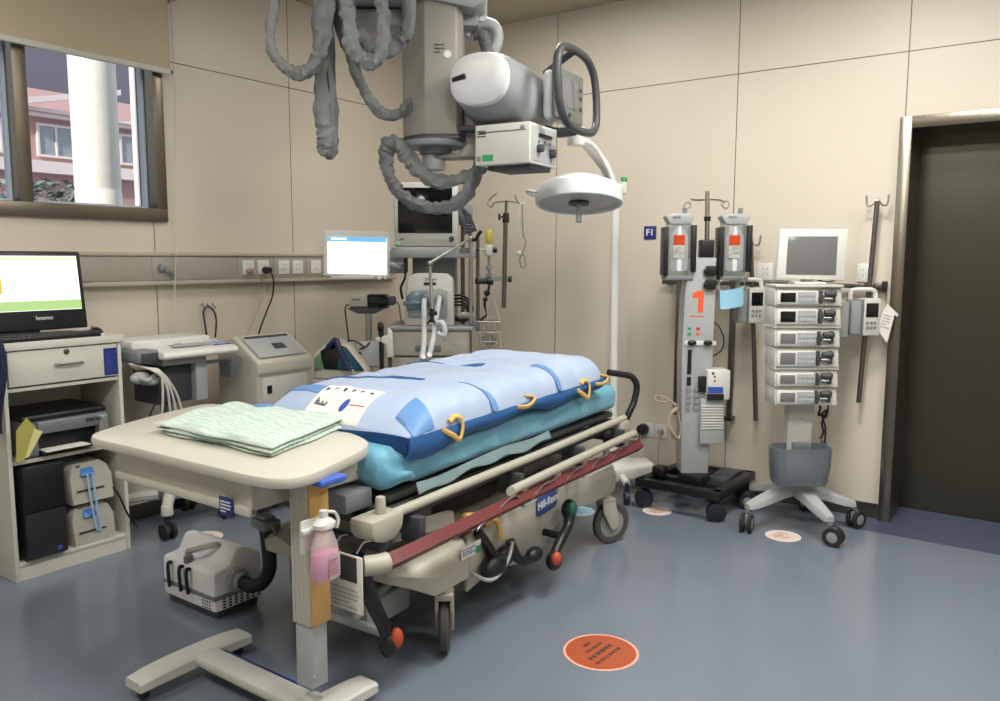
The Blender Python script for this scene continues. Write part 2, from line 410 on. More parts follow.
for x in (1.1, 2.2, 3.3, 3.68, 4.6, 5.5, 6.4):
    f = MB().bx(x, x+.05, 13.93, 13.999, 3.65, 4.25).bx(x+.75, x+.8, 13.93, 13.999, 3.65, 4.25).bx(x+.38, x+.42, 13.93, 13.999, 3.65, 4.25).bx(x, x+.8, 13.93, 13.999, 4.25, 4.3).bx(x, x+.8, 13.93, 13.999, 3.6, 3.65).build('window', M['paleband'], b, w=True) if x != 3.3 else None
    if f: MB().bx(x+.05, x+.75, 13.96, 13.99, 3.65, 4.25).build('pane', mat('building_glass', (150, 158, 160), .2), f, w=True)
c = thing('office_block', 'grey blue clad block behind the pink building', 'building', (2.5, 24, -.02))
MB().bx(-9, 14, 21, 27, -.02, 16).build('wall', M['concrete'], c, w=True)
for i in range(5): MB().bx(-6+i*3.4, -4.4+i*3.4, 20.94, 20.99, 8.5, 10).build('window', M['darkgrey'], c, w=True)
cl = thing('round_column', 'thick cream round column just outside the window', 'column', (-1.21, 2.5, -.02))
MB().lathe([(.178, 0), (.178, 2.02), (.174, 2.03), (.174, 2.045), (.178, 2.055), (.178, 4.6)], (-1.21, 2.5, -.02), seg=40).build('shaft', M['column'], cl, w=True)
MB().box((-1.21, 2.5, 4.64), (.7, .7, .12), .01).build('cap', M['paleband'], cl, w=True)
g = thing('glass_screen', 'white post and pale blue glass panel at the right of the window view', 'screen', (-1.3, 1.5, -.02))
MB().bx(-1.478, -1.42, 1.45, 1.5, -.02, 4.2, .004).build('post', M['paleband'], g, w=True)
MB().bx(-1.42, -.7, 1.47, 1.48, .1, 4.1).build('panel', mat('pale_blue_panel', (150, 176, 190), .3), g, w=True)
def bush(name, label, cx, cy, z0, w_, h_, n, seed):
    rnd = random.Random(seed); t = thing(name, label, 'plant', (cx, cy, -.02), 0, 'leafy plants outside the window')
    b = MB()
    for i in range(n):
        a = rnd.uniform(0, 6.28); r = w_*math.sqrt(rnd.random()); z = z0+h_*rnd.random()
        v = bmesh.new(); s = rnd.uniform(.03, .07)
        q = [v.verts.new(p) for p in ((0, -s, 0), (s*.4, 0, .006), (0, s, 0), (-s*.4, 0, .006))]; v.faces.new(q)
        b._add(v, Matrix.Translation((cx+r*math.cos(a), cy+r*.6*math.sin(a), z)) @ Euler((rnd.uniform(-1, 1), rnd.uniform(-1, 1), a)).to_matrix().to_4x4())
    b.build('foliage', M['leaf'], t, w=True)
    s = MB()
    for k in range(6): s.cyl((cx, cy, -.02), (cx+w_*.6*math.cos(k), cy+w_*.4*math.sin(k), z0+h_*.5), .012, .004, seg=6)
    s.build('stem', mat('brown_stem', (90, 76, 60), .8), t, w=True)
bush('shrub', 'grey green shrub outside below the pink building', -.95, 3.9, 1.5, .5, .68, 700, 1)
bush('shrub', 'grey green shrub outside at the left window pane', -2.75, 3.6, 1.5, .45, .85, 500, 2)
pp = thing('drainpipe_post', 'thin dark scaffold posts outside beside the round column', 'post', (-.75, 3.3, -.02))
for dx in (-.78, -.70, -.62): MB().cyl((dx, 3.3, -.02), (dx-.05 if dx == -.7 else dx, 3.3, 3.6), .008, seg=6).build('rod', M['darkgrey'], pp, w=True)
MB().bx(-.8, -.55, 3.32, 3.4, -.02, 3.4).build('brick_pier', M['pinkwall'], pp, w=True)

# unseen ceiling lamps of the room, some of them added as fill
for i, (x, y, e) in enumerate(LAMPS):
    t = thing('ceiling_and_fill_panel', 'unseen square ceiling light panel from a set with added fill panels', 'ceiling light', (x, y, CEIL), 0, 'recessed ceiling lights')
    MB().bx(x-.31, x-.285, y-.31, y+.31, CEIL-.015, CEIL-.0005).bx(x+.285, x+.31, y-.31, y+.31, CEIL-.015, CEIL-.0005).bx(x-.285, x+.285, y-.31, y-.285, CEIL-.015, CEIL-.0005).bx(x-.285, x+.285, y+.285, y+.31, CEIL-.015, CEIL-.0005).build('frame', M['white'], t, w=True)
    MB().bx(x-.285, x+.285, y-.285, y+.285, CEIL-.01, CEIL-.0005).build('diffuser', emis('lamp_diffuser', (255, 245, 225), 2.0), t, w=True)

# ---------------------------------------------------------------- trunking on the left wall with its sockets
tr = thing('wall_trunking', 'long grey service trunking with white sockets along the left wall', 'trunking', (-1.9, -.03, 1.31))
M['trunk'] = mat('pale_trunking', (174, 166, 151), .5, var=.03)
M['trunkpanel'] = mat('grey_trunking_cover', (158, 152, 141), .45, var=.03)
MB().bx(-4.6, -.35, -.048, -.0005, 1.305, 1.475, .004).bx(-4.6, -.35, -.062, -.048, 1.462, 1.482, .005).bx(-4.6, -.35, -.062, -.048, 1.302, 1.325, .005).build('casing', M['trunk'], tr, w=True)
xs = [-4.5, -3.6, -2.96, -2.308, -2.165, -1.753, -1.484, -1.216, -.62]
for a, b_ in zip(xs, xs[1:]): MB().bx(a+.004, b_-.004, -.0525, -.047, 1.33, 1.458, .001).build('cover_panel', M['trunkpanel'], tr, w=True)
def socket(parent, x, z, plane='Y', face=-.0525, w_=.086, h_=.088, double=False):
    sg = lambda a0, a1, d0, d1, z0, z1, bv=0: (MB().bx(a0, a1, face-d1, face-d0, z0, z1, bv) if plane == 'Y' else MB().bx(face-d1, face-d0, a0, a1, z0, z1, bv))
    p = sg(x-w_/2, x+w_/2, 0, .009, z-h_/2, z+h_/2, .003).build('socket_plate', M['white'], parent, w=True)
    b = MB()
    for dx, dz, ww, hh in ((-.012, .018, .003, .009), (.012, .018, .003, .009), (-.013, -.014, .003, .01), (.013, -.014, .003, .01), (0, -.004, .003, .008)):
        if plane == 'Y': b.bx(x+dx-ww/2, x+dx+ww/2, face-.0096, face-.0085, z+dz-hh/2, z+dz+hh/2)
        else: b.bx(face-.0096, face-.0085, x+dx-ww/2, x+dx+ww/2, z+dz-hh/2, z+dz+hh/2)
    b.build('pin_holes', M['ink'], p, w=True)
for x in (-1.677, -1.566, -1.405, -1.292, -1.139): socket(tr, x, 1.395)
t = thing('round_socket_plug', 'grey round plug pushed into the trunking behind the blind chain', 'plug', (-2.235, -.06, 1.395))
MB().cyl((-2.252, -.0535, 1.397), (-2.252, -.09, 1.397), .026, .022, bev=.003).cyl((-2.252, -.09, 1.397), (-2.252, -.12, 1.39), .014, seg=12).build('plug', M['wheelgrey'], t, w=True)
MB().prism([(-2.235, 1.41), (-2.178, 1.36), (-2.178, 1.34), (-2.19, 1.335), (-2.245, 1.385)], -.062, -.0535, 'xz').build('tag', M['clear'], t, w=True)
def cord(name, label, mat_, pts, r, plug=None, cat='cable'):
    t = thing(name, label, cat, tuple(pts[0]))
    MB().tube(pts, r, seg=6).build('cable', mat_, t, w=True)
    if plug: plug.build('plug', mat_, t, w=True)
    return t
cord('power_cable', 'white power cable hanging from the left socket pair of the trunking', M['cablebeige'],
     [(-1.665, -.1, 1.375), (-1.66, -.13, 1.33), (-1.61, -.12, 1.26), (-1.66, -.12, 1.15), (-1.75, -.13, 1.0), (-1.8, -.14, .85)], .004,
     MB().cyl((-1.667, -.063, 1.375), (-1.667, -.11, 1.375), .02, .014).sph((-1.69, -.08, 1.375), .014))
cord('power_cable', 'black power cable plugged into the right socket of the left pair', M['black'],
     [(-1.56, -.11, 1.37), (-1.545, -.125, 1.33), (-1.535, -.1, 1.22), (-1.59, -.1, 1.11), (-1.66, -.12, 1.0), (-1.72, -.13, .84)], .0055,
     MB().cyl((-1.558, -.063, 1.378), (-1.558, -.115, 1.378), .024, .018, bev=.003))
t = thing('wall_hook_strip', 'small clear hook strip stuck on the wall above the white scanner cart', 'hooks', (-1.95, -.01, 1.16))
for dx in (-.035, 0, .035): MB().tube([(-1.935+dx, -.004, 1.18), (-1.935+dx, -.02, 1.165), (-1.935+dx, -.03, 1.155), (-1.935+dx, -.035, 1.17)], .003, seg=6).sph((-1.935+dx, -.004, 1.18), .008, (1, .4, 1)).build('hook', M['wheelgrey'], t, w=True)
cord('cable_loop', 'black cable loop hanging from the small wall hooks', M['black'],
     [(-1.985, -.06, .985), (-1.99, -.05, 1.08), (-1.985, -.035, 1.14), (-1.95, -.028, 1.168), (-1.915, -.035, 1.14), (-1.912, -.05, 1.08), (-1.93, -.06, .985)], .0055)

# ---------------------------------------------------------------- right wall fittings
t = thing('wall_sign', 'small dark blue square sign reading F1 on the right wall', 'sign', (-.005, -1.938, 1.62), -90)
MB().box((0, .0015, 0), (.084, .007, .084), .002).build('plate', M['blueplate'], t)
text('F1', .058, M['whiteink'], t, (0, -.0025, 0), bold=.001)
sk = thing('wall_socket_pair', 'double white socket outlet on the right wall behind the left drip pole', 'socket', (-.004, -2.73, 1.38))
for y in (-2.685, -2.785): socket(sk, y, 1.378, 'X', -.0005, .09, .1)
sk = thing('wall_socket', 'single white socket outlet on the right wall near the steel door', 'socket', (-.004, -3.237, 1.38))
socket(sk, -3.237, 1.378, 'X', -.0005, .086, .1)
sk = thing('wall_socket_pair', 'low double white socket outlet on the right wall with a black plug', 'socket', (-.004, -2.0, .33))
for y in (-1.955, -2.05): socket(sk, y, .335, 'X', -.0005, .088, .09)
cord('power_cable', 'black bed power cable with a round plug in the low wall socket', M['black'],
     [(-.06, -1.935, .34), (-.16, -1.97, .33), (-.35, -2.05, .34), (-.75, -2.15, .42)], .006, MB().cyl((-.0105, -1.93, .34), (-.06, -1.93, .34), .038, .034, bev=.004))
rl = thing('wall_equipment_rail', 'steel equipment rail fixed along the right wall', 'rail', (-.04, -2.75, 1.31), 0)
MB().bx(-.05, -.04, -3.34, -2.05, 1.295, 1.32, .002).build('bar', M['darksteel'], rl, w=True)
for y in (-2.1, -2.5, -2.95, -3.31): MB().bx(-.04, -.0005, y-.02, y+.02, 1.29, 1.325, .002).build('bracket', M['darksteel'], rl, w=True)
MB().bx(-.06, -.0005, -3.35, -3.33, 1.28, 1.335, .002).build('end_stop', M['black'], rl, w=True)
# stickers on the floor
def sticker(label, x, y, r, base, inkm, rz, seed, rim=M['label'], big=False):
    t = thing('floor_sticker', label, 'sticker', (x, y, 0), rz)
    MB().cyl((0, 0, .0003), (0, 0, .0012), r, seg=48).build('backing', rim, t)
    MB().cyl((0, 0, .001), (0, 0, .0017), r*.93, seg=48).build('face', base, t)
    for k, (ww, zz) in enumerate(((.35, .5), (.8, .28), (1.25, .02), (1.1, -.22), (.6, -.45)) if not big else ((.3, .5), (.8, .26), (1.3, .0), (1.45, -.27))):
        rows = marks(1, ww*r, r*(.22 if not (big and k == 2) else .3), .0005, seed+k)
        rows.mtx(Matrix.Translation((0 if not big else .1*r, zz*r, .0018)) @ Matrix.Rotation(R(-90), 4, 'X')).build('print', inkm, t)
OR = mat('orange_vinyl', (166, 80, 48), .4, var=.05); PK = mat('pale_pink_vinyl', (224, 206, 196), .4, var=.03); CY = mat('pale_cyan_vinyl', (150, 196, 212), .4)
sticker('large round orange floor sticker with black print beside the bed', -2.272, -2.838, .14, OR, M['ink'], -4, 3, mat('pale_orange_rim', (236, 170, 150), .4), True)
sticker('pale round floor sticker in front of the black based infusion tower', -.59, -2.296, .083, PK, mat('brown_red_print', (160, 84, 66), .5), -60, 10)
sticker('pale round floor sticker in front of the syringe pump stand', -.593, -3.015, .09, PK, mat('brown_red_print', (160, 84, 66), .5), -60, 20)
sticker('pale round floor sticker behind the warm air unit', -2.386, -.561, .09, PK, mat('brown_red_print', (160, 84, 66), .5), 10, 30)
sticker('pale blue round floor sticker under the bed by the head end wheel', -.86, -1.93, .09, CY, M['blueink'], -60, 40)

# ================================================================ wheeled bed (local x to the head end, local -y to the viewer's side)
bed = thing('hospital_stretcher', 'beige wheeled hospital stretcher bed with maroon bumper rails and teal sheet', 'bed', (-2.0, -1.97, 0), 3)
def castor(parent, x, y, r, w_, top, rz, bracket=None, tyre=None, hub=None, twin=False, name='caster', trail=None):
    """swivel castor: bracket part with wheel sub-part; rz = rolling direction"""
    c, s = math.cos(R(rz)), math.sin(R(rz)); tr_ = r*.45 if trail is None else trail
    wx, wy = x+c*tr_, y+s*tr_; n = Vector((-s, c, 0))
    b = MB().cyl((x, y, top-.02), (x, y, top), r*.3, seg=12)
    for k in (-1, 1):
        o = n*(w_*.5+.004)*k
        if not twin:
            Mx = Matrix(((c, -s, 0, wx), (s, c, 0, wy), (0, 0, 1, 0), (0, 0, 0, 1)))
            q = MB().prism([(-r*.25, r*.9), (r*.2, r*.75), (0+r*.18, r-r*.25), (-r*.1, r-r*.25)], (w_*.5+.003)*k, (w_*.5+.008)*k, 'xz')
            q = MB().prism([(-tr_-r*.36, top-.03), (-tr_+r*.36, top-.03), (r*.26, r*1.15), (r*.2, r*.8), (0, r*.68), (-r*.2, r*.8), (-tr_-r*.3, r*1.6)], (w_*.5+.003)*k, (w_*.5+.016)*k, 'xz', .004)
            q.bm.transform(Mx); me = bpy.data.meshes.new('t'); q.bm.to_mesh(me); b.bm.from_mesh(me)
    if not twin: b.box((x, y, top-.03), (r*.75, w_+.032, .026), .006, (0, 0, R(rz)))
    else: b.box(((x+wx)/2, (y+wy)/2, r*1.35), (r*1.1, w_*.34, r*1.2), r*.2, (0, 0, R(rz)))
    br = b.build(name, bracket or M['bedbeige'], parent)
    ax = n
    if twin:
        t1 = MB(); h = MB()
        for k in (-1, 1):
            cpt = Vector((wx, wy, r))+ax*k*w_*.34
            t1.lathe([(r*.55, -w_*.16), (r*.93, -w_*.16), (r, -w_*.1), (r, w_*.1), (r*.93, w_*.16), (r*.55, w_*.16), (r*.55, -w_*.16)], cpt, ax, 24)
            h.cyl(cpt-ax*w_*.165, cpt+ax*w_*.165, r*.6, seg=20, bev=.003)
        t1.build('wheel', tyre or M['rubber'], br); h.build('hub', hub or M['wheelgrey'], br)
    else:
        cpt = Vector((wx, wy, r))
        MB().lathe([(r*.7, -w_*.45), (r*.92, -w_*.5), (r, -w_*.3), (r, w_*.3), (r*.92, w_*.5), (r*.7, w_*.45), (r*.7, -w_*.45)], cpt, ax, 28).build('wheel', tyre or M['rubber'], br)
        MB().lathe([(0, -w_*.42), (r*.3, -w_*.45), (r*.35, -w_*.3), (r*.72, -w_*.3), (r*.72, w_*.3), (r*.35, w_*.3), (r*.3, w_*.45), (0, w_*.42)], cpt, ax, 28).build('hub', hub or M['wheelgrey'], br)
    return br
for (x, y, a) in ((-.645, -.375, 34), (.735, -.375, -28), (-.66, .36, 40), (.71, .36, 200)):
    castor(bed, x, y, .108, .036, .262, a, M['bedbeige'], M['bedtyre'], M['wheelgrey'], trail=.035)
# chassis covers
ch = MB()
ch.loft([[(x, y*wd, zz) for (y, zz) in ((-1, z0), (-1.02, (z0+z1)/2), (-.93, z1-.015), (-.8, z1), (.8, z1), (.93, z1-.015), (1.02, (z0+z1)/2), (1, z0))] for (x, wd, z0, z1) in
         ((-.9, .2, .345, .39), (-.88, .30, .335, .40), (-.82, .375, .31, .40), (-.74, .405, .265, .40), (-.54, .405, .262, .405), (-.50, .385, .25, .405), (-.47, .35, .23, .40))])
ch.build('foot_hood', M['bedbeige'], bed)
ch = MB().loft([[(x, y*wd, zz) for (y, zz) in ((-1, z0), (-1.01, (z0+z1)/2), (-.96, z1-.012), (-.85, z1), (.85, z1), (.96, z1-.012), (1.01, (z0+z1)/2), (1, z0))] for (x, wd, z0, z1) in
         ((.46, .33, .25, .40), (.5, .37, .262, .41), (.56, .395, .268, .412), (.78, .4, .268, .412), (.83, .385, .272, .405), (.845, .36, .285, .39))])
ch.build('head_hood', M['bedbeige'], bed)
MB().prism([(-.47, .17), (-.3, .2), (-.05, .15), (.1, .15), (.3, .26), (.47, .3), (.47, .40), (-.47, .40)], -.355, -.335, 'xz', .004).bx(-.47, .47, -.335, .33, .3, .39, .01).prism([(-.47, .17), (.1, .15), (.47, .3), (.47, .40), (-.47, .40)], .335, .355, 'xz', .004).build('chassis', M['bedbeige'], bed)
lg = MB().prism([(.055+a, b_) for a, b_ in ((.0, .335), (.02, .322), (.165, .330), (.185, .345), (.185, .41), (.165, .424), (.02, .412), (0, .40))], -.364, -.356, 'xz', .003).build('maker_badge', mat('badge_blue', (62, 78, 142), .45), bed)
text('Hill-Rom', .050, M['whiteink'], lg, (.148, -.3655, .373), rot=(90, -3, 0), bold=.001)
tg = MB().bx(-.585, -.46, -.412, -.408, .345, .392).build('type_plate', M['label'], bed)
marks(3, .1, .03, .0006, 5).mtx(Matrix.Translation((-.53, -.4128, .37))).build('print', M['blueink'], tg)
MB().bx(-.495, -.462, -.4135, -.4125, .345, .372).build('green_mark', M['greenink'], tg)
# lift columns, pedal bar, base cross tube
MB().bx(-.62, -.38, -.12, .12, .4, .52, .01).bx(-.58, -.42, -.09, .09, .5, .6, .006).build('lift_column', M['greyplastic'], bed)
MB().bx(.35, .6, -.12, .12, .4, .52, .01).bx(.4, .55, -.09, .09, .5, .6, .006).build('lift_column', M['greyplastic'], bed)
MB().cyl((-.95, -.33, .2), (-.95, -.1, .2), .016, seg=12).cyl((-.95, -.2, .2), (-.7, -.2, .28), .014).bx(-.9, -.66, -.23, -.05, .15, .25, .012).build('pedal_shaft', M['greyplastic'], bed)
p = MB().tube([(-1.03, -.34, .44), (-1.035, -.35, .39), (-1.01, -.36, .32), (-.98, -.37, .25), (-.965, -.375, .20)], .026, seg=10, rad=[.028, .028, .026, .024, .024])  .sph((-.96, -.38, .175), .043, (.9, .8, 1.1)).build('brake_pedal', M['black'], bed)
MB().sph((-.95, -.402, .195), .032, (.8, .7, 1.15)).build('pad', M['orange'], p)
MB().sph((-1.02, -.3, .46), .04, (1, 1, .8)).build('pedal_pivot', M['blueplate'], bed)
p = MB().tube([(.235, -.43, .31), (.20, -.44, .26), (.12, -.45, .225), (.06, -.455, .19), (.035, -.46, .15)], .024, seg=10, rad=[.03, .022, .024, .022, .03]).sph((.245, -.42, .32), .047, (1, .7, 1)).sph((.035, -.46, .155), .043, (1, .8, 1)).cyl((.13, -.44, .235), (.13, -.33, .235), .016).build('steer_pedal', M['black'], bed)
MB().sph((.235, -.442, .33), .036, (.9, .6, 1)).build('pad', M['green'], p)
MB().sph((.02, -.48, .172), .031, (.9, .7, 1)).build('pad', M['orange'], p)
MB().tube([(-.2, -.38, .3), (-.17, -.4, .22), (-.1, -.41, .19), (-.02, -.4, .2)], .02, seg=8).sph((-.05, -.41, .2), .045, (1.2, .7, .7)).build('pump_pedal', M['black'], bed)
MB().sph((-.33, -.39, .235), .07, (1.25, .6, .75)).sph((-.25, -.385, .25), .055, (1.2, .6, .8)).tube([(-.42, -.37, .4), (-.36, -.375, .33), (-.33, -.38, .28)], .02).build('pouch', M['black'], bed)
MB().tube([(-.46, -.37, .245), (-.42, -.41, .215), (-.36, -.42, .21), (-.28, -.42, .25), (-.21, -.4, .30)], .008, seg=8).build('foot_loop', M['greyplastic'], bed)
MB().box((-.46, -.36, .455), (.1, .05, .06), .02, (0, R(15), 0)).box((-.33, -.365, .43), (.1, .04, .05), .018, (0, R(-12), 0)).tube([(-.52, -.37, .47), (-.42, -.38, .45), (-.3, -.38, .41), (-.27, -.38, .33)], .012).build('strap_bundle', M['yellow'], bed)
# deck frame
fr = MB()
for y in (-.33, .33): fr.bx(-.96 if y < 0 else -.9, .9, y-.02, y+.02, .565, .62, .005)
for x in (-.86, -.5, 0, .45, .88): fr.bx(x-.02, x+.02, -.33, .33, .57, .615, .004)
fr.bx(-.95, .9, -.3, .3, .615, .628, .004).bx(-.9, .86, -.25, .25, .535, .565, .004)
fr.build('deck_frame', M['bedgrey'], bed)
MB().bx(-1.06, -.93, -.29, .1, .625, .69, .008).cyl((-1.062, -.15, .66), (-1.07, -.15, .66), .012).build('control_box', M['midgrey'], bed)
MB().bx(-.9, .9, -.335, .335, .628, .66, .012).build('mattress_board', M['bedgrey'], bed)
# cream top rail on the viewer's side and on the far side, bent round the foot end
for sgn, nm in ((-1, 'near'), (1, 'far')):
    MB().tube([(-1.0 if sgn < 0 else -.8, sgn*.385, .615), (-.55, sgn*.395, .622), (.1, sgn*.395, .622), (.90, sgn*.395, .63)], .018, seg=10, sub=4).build('top_rail', M['bedbeige'], bed)
    MB().tube([(-1.055 if sgn < 0 else -.8, sgn*.455, .505), (-1.0 if sgn < 0 else -.75, sgn*.463, .505), (-.3, sgn*.463, .505), (.4, sgn*.463, .495), (.94, sgn*.463, .485)], .03, seg=4, sub=4).build('bumper_rail', M['maroon'], bed)
    xo = 0 if sgn < 0 else .26
    MB().tube([(-1.12+xo, sgn*.42, .505), (-1.09+xo, sgn*.445, .505), (-1.055+xo, sgn*.458, .505)], .032, seg=10).build('bumper_end', M['bedbeige'], bed)
    if sgn < 0: MB().prism([(-1.07, .565), (-1.03, .55), (-.98, .55), (-.94, .58), (-.93, .635), (-1.09, .635), (-1.09, .59)], sgn*.43, sgn*.33, 'xz', .012).cyl((-1.0, sgn*.385, .62), (-1.0, sgn*.385, .69), .019, .016, bev=.004).build('corner_block', M['bedbeige'], bed)
    MB().bx(.82, .93, sgn*.33, sgn*.42, .55, .62, .012).build('corner_block', M['bedbeige'], bed)
    for x in (-.85, -.2, .35, .8): MB().bx(x-.018, x+.018, sgn*.33, sgn*.44, .5, .59, .006).build('rail_bracket', M['darkgrey'], bed)
# folded side rails
for sgn in (-1, 1):
    sr = MB().tube([(-.30, sgn*.455, .545), (-.27, sgn*.462, .555), (.3, sgn*.462, .56), (.84, sgn*.462, .56), (.88, sgn*.455, .55)], .019, seg=10, sub=4).build('side_rail', M['bedbeige'], bed)
    for x in (-.22, .06, .31, .55, .78):
        MB().prism([(x-.03, .555), (x+.025, .555), (x+.012, .5), (x+.005, .462), (x-.015, .462), (x-.015, .51)], sgn*.468, sgn*.452, 'xz', .003).build('baluster', M['bedbeige'], sr)
    b = MB().tube([(-.58, sgn*.475, .47), (-.55, sgn*.475, .485), (-.35, sgn*.478, .535), (-.3, sgn*.478, .525), (-.27, sgn*.478, .505)], .0045, seg=6)
    for x in (-.2, .08, .33, .57): b.tube([(x, sgn*.482, .49), (x+.03, sgn*.485, .51), (x+.1, sgn*.485, .53), (x+.17, sgn*.485, .53), (x+.2, sgn*.485, .54)], .0045, seg=6)
    b.build('release_bar', M['steel'], sr)
MB().prism([(-.9, .50), (-.55, .46), (-.56, .52), (-.85, .545)], -.36, -.33, 'xz', .008).build('lever_plate', M['bedbeige'], bed)
MB().bx(-1.0, -.96, -.38, .0, .50, .53, .01).build('end_bumper', M['darkgrey'], bed)
MB().bx(.92, .96, -.4, .4, .49, .53, .012).build('end_bumper', M['maroon'], bed)
# black push handles at the head end
for sgn in (-1, 1):
    MB().tube([(.93, sgn*.39, .61), (.955, sgn*.405, .66), (.985, sgn*.415, .71), (1.0, sgn*.42, .79), (.975, sgn*.40, .838), (.93, sgn*.365, .853), (.86, sgn*.32, .868)], .017, seg=10).build('push_handle', M['black'], bed)
MB().sph((.88, -.37, .565), .032, (1.3, .8, .8)).sph((.75, -.37, .575), .028, (1.3, .8, .8)).build('end_knob', M['darkgrey'], bed)
# mattress under its teal sheet
def matt_ring(x, hy, z0, z1, n=72, sd=0):
    pts = []
    zc, hz = (z0+z1)/2, (z1-z0)/2
    for k in range(n):
        a = 2*math.pi*k/n; ca, sa = math.cos(a), math.sin(a); e = .42
        y = hy*math.copysign(abs(ca)**e, ca); z = zc+hz*math.copysign(abs(sa)**.55, sa)
        edge = max(0, min(1, (-x-.45)/.35))
        wv = noise.noise(Vector((x*9, y*9, z*16+sd)))*.014*(.35+1.6*edge)+noise.noise(Vector((x*22, y*20, z*30+sd)))*.006*(.25+edge)+noise.noise(Vector((x*3, y*3, z*5+sd)))*.012
        if z < zc: wv += .010*math.sin(x*19+y*3)*edge
        pts.append((x+wv*.6*edge, y+wv*math.copysign(1, y)*(abs(ca) > .5), z+wv*.8))
    return pts
rings = []
XS = [-.95, -.945, -.93, -.91, -.89, -.87, -.85]+[-.83+.018*i for i in range(97)]+[.92, .945, .96, .97]
for x in XS:
    t_ = min(1, max(0, (x+.95)/.06)); t2 = min(1, max(0, (.97-x)/.09)); f = (1-(1-t_)**2.6)*(1-(1-t2)**2.6)
    f = max(f, .0); hy = .30+.052*f
    rings.append(matt_ring(x, hy*(.82+.18*f), .735-.080*(.4+.6*f), .735+.078*(.4+.6*f)))
MB().loft(rings).build('mattress', M['sheet'], bed, ang=60)
us = MB().sheet(lambda u, v: (-.78+.95*u, -.356-.012*v-.003*math.sin(u*17), .695-.03*v-.006*math.sin(u*9+v)+.006*math.sin(u*23)*v-.016*(1-u)), 60, 4, .006)
us.build('hanging_undersheet', M['undersheet'], bed)
# notice card hung on the foot end
cardm = MB().box((0, 0, 0), (.155, .004, .205), .001)
card = thing('notice_card', 'white laminated card with a dark picture hanging at the foot of the bed', 'card', (-3.135, -2.405, .458), -90)
MB().box((0, 0, 0), (.148, .004, .182), .001).build('card', M['label'], card)
MB().box((.015, -.0025, .045), (.075, .001, .08)).build('picture', M['darkgrey'], card)
marks(5, .12, .07, .001, 9).mtx(Matrix.Translation((0, -.0027, -.05))).build('print', M['greyplastic'], card)
MB().tube([(-.05, 0, .1), (-.05, .03, .125), (-.05, .062, .122)], .003, seg=6).build('hanging_hook', M['steel'], card)
MB().tube([(.05, 0, .1), (.05, .03, .125), (.05, .062, .122)], .003, seg=6).build('hanging_hook', M['steel'], card)

# ---------------------------------------------------------------- inflatable transfer pad lying on the mattress
pad = thing('transfer_pad', 'pale blue inflated transfer pad with yellow pull handles lying on the teal mattress', 'transfer pad', (-1.9, -1.965, .82), 3)
PM = MATS[pad.name]
def L(x, y, z): return (x-.1, y, z-.82)     # bed local -> pad local (same rotation)
def padtop(x, y):
    a = abs(y)/.385; e = max(0, 1-a**8)
    t1 = min(1, max(0, (x+.84)/.2)); t2 = min(1, max(0, (.68-x)/.06)); en = (1-(1-t1)**2)*(1-(1-t2)**2.2)
    base = .848+.012*(x+.7)
    h = .080+.032*e**.8
    z = base+h*max(0, e)**.42*en
    dip = 0
    for s_ in (-.28, .10, .47):
        dip += math.exp(-((x-s_-.06*y)/.035)**2)
    z -= dip*.020*e*en
    z += .007*noise.noise(Vector((x*5, y*6, 1)))*e+.0055*math.sin(x*44+3*math.sin(y*9))*(1-e)*en+.006*noise.noise(Vector((x*15, y*12, 5)))
    return z
def padfn(u, v):
    x = -.84+1.52*u; y = .385*math.sin((v-.5)*math.pi) ; y = .385*(2*v-1)
    cx = max(0, abs(u-.5)-.44)/.06; y *= 1-.06*cx*cx
    return L(x, y, padtop(x, y))
def padbot(u, v):
    x = -.84+1.52*u; y = .385*(2*v-1); cx = max(0, abs(u-.5)-.44)/.06; y *= 1-.06*cx*cx
    e = max(0, 1-abs(2*v-1)**3)
    return L(x, y, .838+.012*(x+.7)-.0*e)
b = bmesh.new(); nu, nv = 110, 44
T = [[b.verts.new(padfn(i/nu, j/nv)) for j in range(nv+1)] for i in range(nu+1)]
U = [[b.verts.new(padbot(i/nu, j/nv)) for j in range(nv+1)] for i in range(nu+1)]
for i in range(nu):
    for j in range(nv): b.faces.new((T[i][j], T[i+1][j], T[i+1][j+1], T[i][j+1])); b.faces.new((U[i][j+1], U[i+1][j+1], U[i+1][j], U[i][j]))
    b.faces.new((T[i+1][0], T[i][0], U[i][0], U[i+1][0])); b.faces.new((T[i][nv], T[i+1][nv], U[i+1][nv], U[i][nv]))
for j in range(nv): b.faces.new((T[0][j], T[0][j+1], U[0][j+1], U[0][j])); b.faces.new((T[nu][j+1], T[nu][j], U[nu][j], U[nu][j+1]))
bmesh.ops.recalc_face_normals(b, faces=b.faces)
MB()._add(b).build('top_cover', M['pad'], pad, ang=70)
